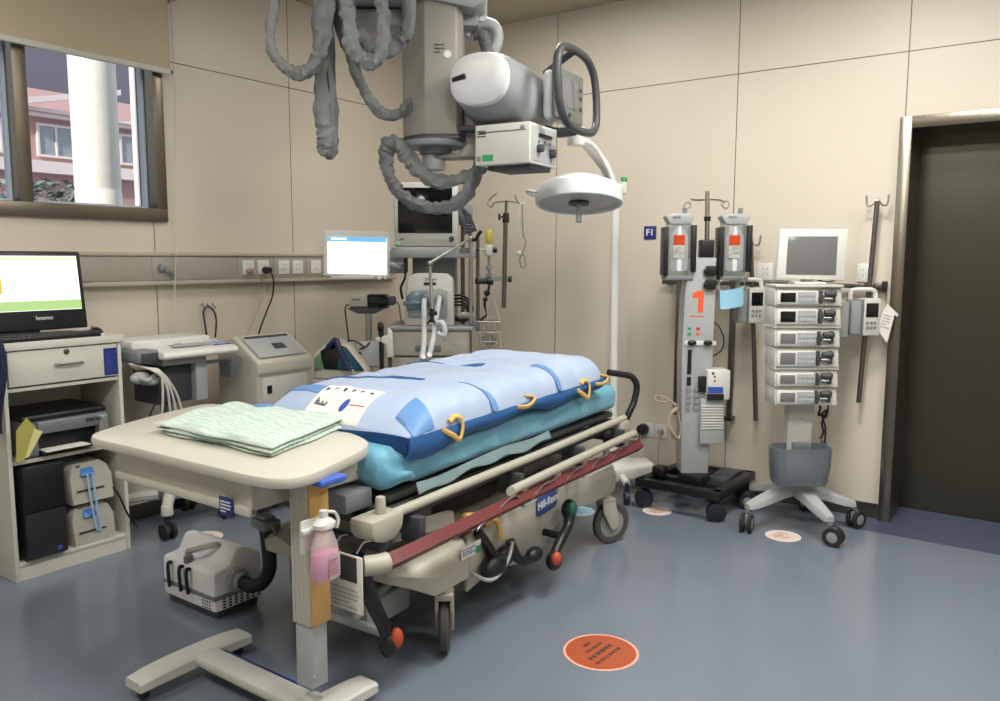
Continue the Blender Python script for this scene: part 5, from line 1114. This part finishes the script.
fest('tight U shaped grey hose loop hanging left of the x-ray column', [(.10, -.04, 2.97), (.105, -.04, 2.62), (.12, -.04, 2.5), (.135, -.04, 2.38), (.175, -.04, 2.325), (.225, -.04, 2.315), (.265, -.04, 2.36), (.275, -.04, 2.5), (.265, -.04, 2.62), (.26, -.04, 2.97)], .036, flat=(0, 1, 0), rad=[0.0272, 0.0288, 0.0336, 0.0368, 0.0368, 0.032, 0.0304, 0.0288, 0.0272, 0.0272])
fest('long grey hose loop sweeping behind the U shaped loop to the x-ray column', [(.02, .16, 2.97), (.04, .16, 2.55), (.08, .16, 2.42), (.12, .16, 2.30), (.175, .16, 2.19), (.24, .17, 2.125), (.30, .19, 2.125), (.345, .22, 2.17), (.40, .28, 2.25), (.42, .30, 2.45), (.42, .30, 2.97)], .026, flat=(0, 1, 0), rad=[.025]*11)
fest('short thick grey hose loop beside the top of the x-ray column', [(.06, .1, 2.97), (.10, .08, 2.52), (.155, .06, 2.45), (.21, .06, 2.39), (.27, .06, 2.38), (.33, .06, 2.43), (.375, .05, 2.52), (.39, .05, 2.97)], .036, flat=(0, 1, 0), rad=[.034]*8)
# ================================================================ mobile surgical lamp
lm = thing('surgical_lamp', 'white round examination lamp on a tall white mobile pole stand', 'lamp', (-.403, -1.908, 0), CAMROT)
MB().cyl((-.003, 0, .15), (-.012, 0, 1.86), .026, seg=20).cyl((-.012, 0, 1.82), (-.012, 0, 1.92), .034, seg=20, bev=.005).build('pole', M['white'], lm)
MB().prism([(-.24, -.06), (.02, -.16), (.26, -.02), (.24, .14), (-.20, .12)], .10, .19, 'xy', .02, 3).build('base', M['white'], lm)
for x, y in ((.05, -.25), (-.28, -.16), (.26, .10), (-.2, .16)):
    cx, cy = (.02, -.02)
    MB().tube([(x*.45+cx*.55, y*.45+cy*.55, .14), (x, y, .125)], .022, sub=1, seg=8).build('leg', M['white'], lm)
    MB().cyl((x-.016, y, .04), (x+.016, y, .04), .04, bev=.006).cyl((x, y, .05), (x, y, .13), .014).build('caster', mat('navy_castor', (34, 40, 62), .5), lm)
HL = Matrix.Translation((-.291, -.6, 0))
MB().tube([(-.012, 0, 1.88), (-.11, -.22, 1.98), (-.29, -.57, 2.10)], .03, sub=1, seg=12, rad=[.034, .032, .026]).build('spring_arm', M['white'], lm)
MB().cyl((-.02, 0, 2.04), (-.02, 0, 2.135), .046, bev=.006).mtx(HL).build('joint', M['white'], lm)
MB().tube([(-.0, -.01, 2.065), (.06, .02, 2.055), (.11, .06, 2.01), (.165, .08, 1.93), (.20, .08, 1.84), (.215, .06, 1.79)], .013, seg=10).mtx(HL).build('yoke', M['white'], lm)
tiltm = HL @ Matrix.Translation((0, 0, 1.76)) @ Matrix.Rotation(R(-11), 4, 'X') @ Matrix.Rotation(R(1), 4, 'Y')
hd = MB().lathe([(0, .128), (.06, .128), (.075, .122), (.10, .118), (.14, .104), (.19, .078), (.216, .068), (.224, .058), (.231, .0), (.228, -.022), (.218, -.026), (.212, -.02), (.21, .0), (0, .0)], (0, 0, 0), seg=48).mtx(tiltm).build('lamp_head', M['xlight'], lm)
MB().lathe([(.212, -.012), (.21, -.008), (0, -.008), (0, -.012)], (0, 0, 0), seg=40).mtx(tiltm).build('lens', mat('frosted_lens', (170, 166, 160), .3), hd)
MB().cyl((0, 0, -.022), (0, 0, -.01), .055, seg=24).mtx(tiltm).build('centre_ring', M['black'], hd)
MB().cyl((0, 0, -.12), (0, 0, -.02), .016, .014, bev=.003).mtx(tiltm).build('sterile_handle', M['greyplastic'], hd)
MB().tube([(-.225, .04, .03), (-.262, .03, .04), (-.275, 0, .04), (-.262, -.03, .035), (-.225, -.04, .025)], .009, seg=8).mtx(tiltm).build('grip', M['white'], hd)
MB().bx(.18, .235, .02, .1, -.01, .10, .012).mtx(tiltm).build('mount', M['white'], hd)
gb = MB().cyl((.244, .06, 1.80), (.245, .06, 1.86), .016).tube([(.2, .07, 1.78), (.235, .06, 1.775), (.25, .06, 1.80)], .007).mtx(HL).build('side_handle', M['offwhite'], lm)
MB().cyl((.245, .06, 1.86), (.245, .06, 1.885), .018, bev=.003).mtx(HL).build('green_cap', mat('leaf_green_plastic', (52, 140, 72), .4), gb)

# ================================================================ infusion tower marked 1
t1 = thing('infusion_tower', 'tall light grey infusion tower marked with an orange 1 on a black wheeled base', 'infusion tower', (-.435, -2.465, 0), CAMROT)
MB().prism([(-.094, .22), (.064, .22), (.072, 1.0), (.075, 1.46), (-.074, 1.46), (-.10, 1.25), (-.108, .9)], -.02, .11, 'xz', .008).build('housing', M['greyplastic'], t1)
MB().prism([(.0, .40), (.14, .40), (.135, .64), (.12, .66), (.0, .66)], -.05, .08, 'xz', .008).build('heater_box', M['greyplastic'], t1)
for k in range(9): MB().bx(.008, .132, -.056, -.048, .49+.016*k, .497+.016*k, .001).build('vent_fin', M['white'], t1)
w_ = MB().bx(.03, .16, -.07, .06, .66, .83, .008).build('pump_module', M['white'], t1)
MB().bx(.03, .125, -.0735, -.069, .66, .695).build('dark_band', M['black'], w_)
MB().bx(.035, .12, -.0735, -.069, .70, .735).build('blue_band', M['blueink'], w_)
for z in (.77, .795): MB().box((.07, -.0725, z), (.012, .003, .008)).build('red_mark', M['redink'], w_)
MB().cyl((.06, -.069, .812), (.06, -.0735, .812), .007, seg=10).build('button', M['ink'], w_)
MB().bx(-.012, .03, -.045, -.018, .70, .79, .003).build('port', M['black'], t1)
MB().prism([(-.056, 1.235), (-.056, 1.262), (-.026, 1.275), (.006, 1.275), (.006, 1.155), (-.024, 1.155), (-.024, 1.238)], -.0225, -.0205, 'xz').build('lettering', M['orangeink'], t1)
MB().bx(-.07, .01, -.0215, -.0195, 1.128, 1.134).build('orange_line', M['orangeink'], t1)
for z in (1.36, 1.275+.055): pass
for z in (1.385, 1.31): MB().bx(.012, .068, -.05, -.018, z-.025, z+.03, .005).cyl((.0, -.035, z), (.02, -.035, z), .012).build('clamp_knob', M['black'], t1)
MB().cyl((-.06, -.019, 1.425), (-.06, -.023, 1.425), .011, seg=14).build('badge', M['ink'], t1)
for x, z, mm in ((-.07, 1.06, 'greenink'), (-.02, 1.06, 'redink'), (-.07, 1.03, 'greenink'), (-.02, 1.03, 'orangeink')): MB().box((x, -.0205, z), (.02, .003, .016)).build('status_mark', M[mm], t1)
MB().bx(-.095, .085, -.028, -.018, .965, .99, .003).build('white_strip', M['white'], t1)
for x in (-.055, .035): MB().sph((x, -.035, .982), .022, (1.2, .7, .7)).build('latch', M['black'], t1)
MB().bx(-.075, -.052, -.0235, -.019, .80, .94).bx(-.075, -.052, -.0235, -.019, .735, .785).build('display_slot', M['black'], t1)
for i in range(4):
    for j in range(2): MB().cyl((-.065+.045*j, -.019, .715-.035*i), (-.065+.045*j, -.034, .715-.035*i), .013, seg=12).build('jack', M['wheelgrey'], t1)
MB().cyl((.03, .03, 1.46), (.022, .03, 1.83), .013).build('pole', M['steel'], t1)
MB().bx(-.012, .062, -.01, .07, 1.46, 1.56, .006).build('pole_clamp', M['black'], t1)
MB().cyl((.026, .03, 1.665), (.026, .03, 1.69), .019).build('pole_collar', M['black'], t1)
MB().tube([(-.075, .03, 1.745), (-.10, .03, 1.73), (-.105, .03, 1.755), (-.08, .03, 1.77), (-.07, .03, 1.745), (-.085, .03, 1.735)], .004, seg=6).tube([(-.07, .03, 1.785), (-.02, .03, 1.78), (.03, .03, 1.785), (.1, .03, 1.78), (.12, .03, 1.765)], .005, seg=6, sub=2).tube([(.10, .03, 1.76), (.125, .03, 1.735), (.145, .03, 1.75), (.14, .03, 1.775), (.115, .03, 1.775)], .004, seg=6).build('hook', M['steel'], t1)
MB().tube([(.075, .02, 1.10), (.115, .02, 1.06), (.14, .02, .99), (.125, .02, .93), (.08, .02, .90)], .004, seg=6).build('black_lead', M['black'], t1)
# infusion chambers, left and right
for xc, nm in ((-.138, 'l'), (.172, 'r')):
    q = MB().bx(xc-.066, xc+.066, -.03, .07, 1.36, 1.66, .012)
    chm = q.build('pressure_chamber', M['clear'], t1)
    for sx, zz0, zz1 in ((-.078, 1.36, 1.63), (.078, 1.38, 1.64)): MB().bx(xc+sx-.013, xc+sx+.013, -.045, .06, zz0, zz1, .003).build('black_rail', M['black'], chm)
    MB().prism([(xc-.072, 1.672), (xc-.082, 1.69), (xc-.055, 1.703), (xc+.06, 1.703), (xc+.082, 1.685), (xc+.07, 1.668), (xc+.055, 1.645), (xc-.055, 1.645)], -.035, .07, 'xz', .005).build('chamber_lid', M['greyplastic'], chm)
    MB().cyl((xc+.03, .0, 1.70), (xc+.03, .0, 1.735), .013).build('lid_knob', M['midgrey'], chm)
    MB().bx(xc-.045, xc+.0, -.038, -.034, 1.678, 1.69).build('lid_slot', M['midgrey'], chm)
    bgm = MB().loft([[(xc+x*wd, y-.006, z) for x, y in ((-1, -.012), (0, -.028), (1, -.012), (1, .012), (0, .028), (-1, .012))] for z, wd in ((1.385, .035), (1.395, .048), (1.50, .05), (1.58, .048), (1.61, .03), (1.635, .012))]).build('saline_bag', M['bagfilm'], chm)
    MB().sheet(lambda u, v: (xc-.035+.06*u, -.0375+.004*abs(u-.5), 1.585-.055*v), 3, 1, .001).build('orange_label', M['orangeink'], bgm)
    MB().sheet(lambda u, v: (xc-.037+.06*u, -.0375+.004*abs(u-.5), 1.528-.07*v), 3, 1, .001).build('white_label', M['label'], bgm)
    marks(3, .04, .04, .001, 40).mtx(Matrix.Translation((xc-.006, -.0395, 1.50))).build('print', M['greyplastic'], bgm)
    MB().bx(xc-.08, xc+.08, -.03, .07, 1.335, 1.36, .006).bx(min(xc, 0)-.02, max(xc, 0)+.02, .04, .06, 1.335, 1.355).build('chamber_foot', M['midgrey'], chm)
# black base
bsx = [(-.335, .02), (-.03, -.26)]
def wl_(x, y):   # world -> this thing's local
    v = MATS[t1.name].inverted() @ Vector((x, y, 0)); return v.x, v.y
fbm = MB()
A_, B2, C2, D2 = (-.585, -2.19), (-.585, -2.65), (-.075, -2.66), (-.12, -2.24)
for p0, p1 in ((A_, B2), (B2, C2), (C2, D2), (D2, A_)):
    v0, v1 = Vector(p0), Vector(p1); c_ = (v0+v1)/2; dd = v1-v0
    fbm.box((c_.x, c_.y, .155), (dd.length+.05, .055, .05), .006, (0, 0, math.atan2(dd.y, dd.x)))
fbm.bx(-.58, -.1, -2.47, -2.40, .135, .17, .004).bx(-.45, -.40, -2.64, -2.2, .14, .175, .004).bx(-.52, -.38, -2.53, -2.39, .17, .222, .006)
fbm.build('base_frame', M['black'], t1, w=True)
MB().bx(-.36, -.10, -2.62, -2.50, .12, .19, .01).build('battery_tray', M['darkgrey'], t1, w=True)
MB().bx(-.52, -.44, -2.30, -2.22, .18, .24, .015).build('foot_pedal', M['black'], t1, w=True)
for x, y in ((-.565, -2.20), (-.57, -2.64), (-.10, -2.635), (-.13, -2.26)):
    MB().cyl((x-.022, y-.012, .055), (x+.022, y+.012, .055), .055, bev=.008).cyl((x, y, .06), (x, y, .135), .018).build('caster', mat('navy_black_castor', (24, 28, 44), .5), t1, w=True)
fm_ = thing('face_mask', 'pale blue disposable face mask hanging between the infusion tower and the pump', 'mask', (-.39, -2.62, 1.22), CAMROT)
b = MB().sheet(lambda u, v: (-.0+.0, 0, 0), 1, 1, .001)
b = MB(); bmq = bmesh.new(); G = []
for i in range(11):
    G.append([bmq.verts.new((-.065+.13*i/10+.006*j/8, -.012*math.sin(math.pi*i/10)*1.2+.002*(j % 2), .055-.105*j/8+.022*i/10+(.008 if i in (0, 10) else 0))) for j in range(9)])
G2 = [[bmq.verts.new(v.co+Vector((0, .003, 0))) for v in r_] for r_ in G]
for Q in (G, G2):
    for i in range(10):
        for j in range(8): bmq.faces.new((Q[i][j], Q[i+1][j], Q[i+1][j+1], Q[i][j+1]))
for i in range(10): bmq.faces.new((G[i][0], G[i+1][0], G2[i+1][0], G2[i][0])); bmq.faces.new((G[i][8], G[i+1][8], G2[i+1][8], G2[i][8]))
for j in range(8): bmq.faces.new((G[0][j], G[0][j+1], G2[0][j+1], G2[0][j])); bmq.faces.new((G[10][j], G[10][j+1], G2[10][j+1], G2[10][j]))
bmesh.ops.recalc_face_normals(bmq, faces=bmq.faces)
MB()._add(bmq).build('mask_cloth', mat('pale_blue_nonwoven', (150, 200, 226), .8), fm_)
MB().tube([(-.06, 0, .05), (-.07, .01, .09), (-.05, .01, .12)], .0015, seg=4).build('ear_loop', M['white'], fm_)
MB().tube([(.065, 0, .07), (.075, .01, .1), (.06, .01, .13)], .0015, seg=4).build('ear_loop', M['white'], fm_)
cc = thing('coiled_cable', 'coiled pale pink cable hanging at the left side of the infusion tower', 'cable', (-.52, -2.36, .55), CAMROT)
b = MB()
for k in range(5):
    b.tube([(.0+.003*k, -.02-.005*k, .06), (-.035-.004*k, -.03, .02-.01*k), (-.03+.01*k, -.03-.004*k, -.09-.006*k), (.01+.004*k, -.03, -.13+.01*k), (.03, -.025, -.06), (.012, -.02, .04)], .004, seg=5)
b.tube([(.0, -.02, .06), (-.03, -.02, .1), (-.10, -.02, .13), (-.125, -.02, .11), (-.09, -.02, .09), (-.03, -.02, .095), (.01, -.02, .07)], .004, seg=5)
b.build('coil', M['cablebeige'], cc)
cord('power_cable', 'pale pink cable hanging from the low wall socket to the floor', M['cablebeige'], [(-.02, -2.05, .33), (-.06, -2.06, .30), (-.07, -2.06, .15), (-.09, -2.08, .02), (-.2, -2.1, .01)], .004, MB().cyl((-.0105, -2.05, .335), (-.04, -2.05, .335), .02, .016))

# wall rail poles
for (y, z0, z1, lab) in ((-2.655, .494, 1.56, 'left drip pole with a two pronged hook clamped to the wall rail'), (-3.268, .665, 1.765, 'right drip pole with a two pronged hook leaning by the steel door')):
    t = thing('drip_pole', lab, 'drip pole', (-.075, y, z0), -90, 'drip poles on the wall rail')
    h = z1-z0; lx, tx = (.03, -.04) if y > -3 else (-.02, .02)
    MB().cyl((lx, 0, 0), (tx, 0, h), .013).build('pole', M['darksteel'], t)
    MB().tube([(tx-.055, 0, h+.03), (tx-.05, 0, h-.02), (tx-.03, 0, h-.025), (tx, 0, h), (tx+.03, 0, h-.025), (tx+.05, 0, h-.02), (tx+.055, 0, h+.03)], .005, seg=8).cyl((tx-.012, 0, h), (tx+.012, 0, h), .012).build('hook', M['steel'], t)
    MB().box((0, .02, 1.31-z0), (.05, .045, .035), .005).build('rail_clamp', M['darksteel'], t)
for (ya, za, yb, zb, foot, lab) in ((-2.174, 1.33, -2.167, .472, 0, 'plain dark steel post hanging from the rail left of the infusion tower'), (-2.52, 1.30, -2.525, .475, 1, 'dark steel post with a short foot right of the infusion tower')):
    t = thing('steel_post', lab, 'post', (-.06, ya, zb), 0)
    b = MB().bx(-.085, -.052, ya-.014, ya+.014, zb, za, .003)
    b.build('post', M['darksteel'], t, w=True)
    if foot: MB().bx(-.085, -.001, ya-.014, ya+.014, zb-.005, zb+.02, .003).bx(-.085, -.052, ya, ya+.07, zb-.005, zb+.022, .003).build('foot', M['darksteel'], t, w=True)

# infusion pumps on the poles
def inf_pump(label, loc, dx=0):
    t = thing('infusion_pump', label, 'infusion pump', loc, CAMROT, 'infusion pumps on the drip poles')
    MB().bx(-.078, -.012, -.06, .03, 0, .195, .008).build('door_half', M['clear'], t)
    MB().bx(-.070, -.02, -.04, .03, .01, .185, .004).build('tube_channel', M['offwhite'], t)
    MB().bx(-.012, .078, -.055, .03, 0, .20, .008).build('housing', M['offwhite'], t)
    MB().bx(-.0, .065, -.058, -.054, .10, .175, .002).build('screen', M['screenoff'], t)
    for i in range(3):
        for j in range(2): MB().cyl((.01+.02*i, -.055, .045+.025*j), (.01+.02*i, -.060, .045+.025*j), .007, seg=10).build('button', M['midgrey'], t)
    MB().tube([(-.068, -.01, .19), (-.068, -.01, .225), (-.05, -.01, .245), (.045, -.01, .245), (.065, -.01, .225), (.068, -.01, .19)], .012, seg=8, sub=4).build('carry_handle', M['white'], t)
    MB().bx(-.015, .02, .03, .07, .07, .13, .006).build('pole_clamp', M['black'], t)
    return t
inf_pump('infusion pump on the left drip pole beside the syringe pump stack', (-.215, -2.66, 1.09))
p = inf_pump('infusion pump on the right drip pole next to the steel door', (-.13, -3.25, 1.045))
MB().bx(-.13, -.08, -.03, .02, -.01, .18, .003).build('side_tray', M['greyplastic'], p)
tg_ = thing('checklist_card', 'white folded checklist card hanging on the right of the infusion pump by the door', 'card', (-.10, -3.36, 1.1), CAMROT)
MB().prism([(.0, .10), (.055, .075), (.02, -.095), (-.045, -.01)], -.004, .0, 'xz').build('card', M['label'], tg_)
MB().prism([(.012, .115), (.075, .06), (.068, .045), (.008, .1)], .0005, .0035, 'xz').build('card_fold', M['label'], tg_)
marks(5, .05, .08, .001, 50).mtx(Matrix.Translation((.01, -.0045, .02)) @ Matrix.Rotation(R(15), 4, 'Y')).build('print', M['greyplastic'], tg_)

# ================================================================ syringe pump stand
RK = (-.415, -3.027, 0)
rk = thing('pump_stand', 'white five wheeled stand carrying the syringe pump stack', 'stand', RK, CAMROT)
MB().prism([(-.055, .24), (.065, .24), (.085, .69), (-.055, .69)], .02, .09, 'xz', .006).build('post', M['offwhite'], rk)
MB().bx(-.045, .07, .01, .10, .67, .70, .004).bx(.0, .16, .09, .13, .69, 1.32, .004).build('back_plate', M['offwhite'], rk)
MB().cyl((.015, -.0195+.0395, .6), (.015, .016, .6), .006, seg=10).build('screw', M['steel'], rk)
wv = [(-.626, -2.834), (-.591, -3.246), (-.239, -3.286), (-.095, -3.012), (-.235, -2.73)]
inv = MATS[rk.name].inverted()
for (x, y) in wv:
    v = inv @ Vector((x, y, 0)); d_ = Vector((v.x-.015, v.y-.055)); L_ = d_.length; u_ = d_/L_; n_ = Vector((-u_.y, u_.x))
    rings = []
    for s_, wd, z0, z1 in ((.0, .05, .19, .245), (.35, .04, .165, .225), (.8, .032, .13, .175), (.97, .028, .122, .155), (1.02, .018, .124, .15)):
        c_ = Vector((.015, .055))+u_*L_*s_
        rings.append([(c_.x+n_.x*a*wd, c_.y+n_.y*a*wd, z) for a, z in ((-1, z0), (-1, z1-.012), (-.7, z1), (.7, z1), (1, z1-.012), (1, z0))])
    MB().loft(rings).build('base_leg', M['greyplastic'], rk)
    castor(rk, v.x, v.y, .05, .06, .125, math.degrees(math.atan2(u_.y, u_.x))+40, M['midgrey'], M['rubber'], M['wheelgrey'], twin=True, trail=.02)
bk_ = MB()
n = 28
def bring(z, k, th=0): return [((.0-.01)+(.155*k-th)*math.copysign(abs(math.cos(2*math.pi*i/n))**.5, math.cos(2*math.pi*i/n)), -.05+(.085*k-th)*math.copysign(abs(math.sin(2*math.pi*i/n))**.6, math.sin(2*math.pi*i/n)), z+(.0 if th else 0)) for i in range(n)]
bk_.loft([bring(.285, .8, .004), bring(.262, .86), bring(.275, .93), bring(.36, 1), bring(.463, 1.02), bring(.463, 1.0, .004), bring(.36, .98, .004), bring(.29, .85, .004)])
bk_.build('basket', M['smoke'], rk)
MB().bx(-.03, .06, -.0, .03, .43, .47, .003).build('basket_bracket', M['midgrey'], rk)
MB().tube([(.10, .03, .69), (.115, .02, .66), (.10, .0, .62), (.14, -.01, .65), (.12, .0, .58), (.13, 0, .53), (.115, 0, .49)], .006, seg=6).tube([(.105, .03, .69), (.15, .01, .68), (.14, .0, .61), (.115, 0, .63), (.14, 0, .55), (.14, .0, .47)], .005, seg=6).build('pump_leads', M['black'], rk)
MB().bx(.135, .165, .02, .05, .43, .475, .004).tube([(.15, .03, .43), (.17, .05, .3), (.19, .09, .2), (.20, .13, .1)], .003, seg=5).build('mains_lead', M['midgrey'], rk)
# stack of six syringe pumps
zz = [(1.213, 1.307), (1.110, 1.211), (.997, 1.096), (.890, .995), (.787, .878), (.690, .785)]
names = ['topmost', 'second from the top', 'third from the top', 'fourth from the top', 'fifth from the top', 'lowest']
def syringe_pump(i, z0, z1):
    h = z1-z0; x0 = -.186+.004*i
    t = thing('syringe_pump', 'white syringe pump with a small display, %s in the stack of six' % names[i], 'syringe pump', (RK[0], RK[1], z0), CAMROT, 'stacked syringe pumps')
    MB().prism([(-.085, 0), (-.066, h), (.085, h), (.085, 0)], x0, .160, 'yz', .004).build('housing', M['offwhite'], t)
    MB().bx(x0+.006, .032, -.094, -.072, .008, h-.016, .005).build('front_panel', M['white'], t)
    MB().bx(x0+.022, x0+.10, -.0995, -.096, .02, h-.026, .002).build('screen', M['screenoff'] if i < 2 else M['screengrey'], t)
    b = MB()
    for r_ in range(2):
        for c_ in range(4): b.box((x0+.125+.022*c_, -.098, .03+.024*r_), (.015, .004, .013), .001)
    b.build('keypad', M['greyplastic'], t)
    MB().bx(x0+.11, x0+.205, -.0975, -.096, .016, h-.022).build('keypad_frame', M['greyplastic'], t)
    MB().cyl((.042, -.10, h*.5), (.06, -.10, h*.5), .010).bx(.036, .05, -.112, -.085, .012, h-.014, .005).build('syringe_clamp', M['darkgrey'], t)
    MB().cyl((.066, -.095, h*.66), (.105, -.095, h*.66), .014, .02, seg=14).sph((.108, -.095, h*.66), .022, (.8, 1, 1)).bx(.10, .118, -.105, -.085, h*.2, h*.6, .004).build('plunger_knob', M['darkgrey'], t)
    MB().cyl((.055, -.10, h*.4), (.10, -.10, h*.4), .008).build('plunger_rod', M['steel'], t)
for i, (a, b_) in enumerate(zz): syringe_pump(i, a, b_)
MB().bx(-.188, .163, -.09, .09, 1.308, 1.322, .003).build('rack_shelf', M['offwhite'], rk)
MB().bx(-.175, .162, -.08, .088, .879, .889).build('rack_shelf', M['offwhite'], rk)
MB().bx(-.185, .162, -.08, .088, 1.097, 1.109).build('rack_shelf', M['offwhite'], rk)
dm = thing('desk_display', 'white framed square display with a grey screen standing on the syringe pump stack', 'monitor', (RK[0], RK[1], 1.323), CAMROT)
MB().prism([(-.175, .03), (-.16, .285), (.19, .285), (.183, .018)], -.05, -.01, 'xz', .008).build('casing', M['white'], dm)
MB().prism([(-.125, .052), (-.122, .247), (.135, .247), (.134, .048)], -.053, -.049, 'xz', .001).build('screen', M['screengrey'], dm)
MB().bx(-.08, .08, -.07, .05, 0, .012, .004).bx(-.03, .04, -.015, .015, .008, .05, .005).build('foot', M['white'], dm)
MB().tube([(.06, .0, .02), (.10, -.03, .012), (.14, -.03, .02), (.155, -.01, .035)], .004, seg=6).build('lead', M['black'], dm)
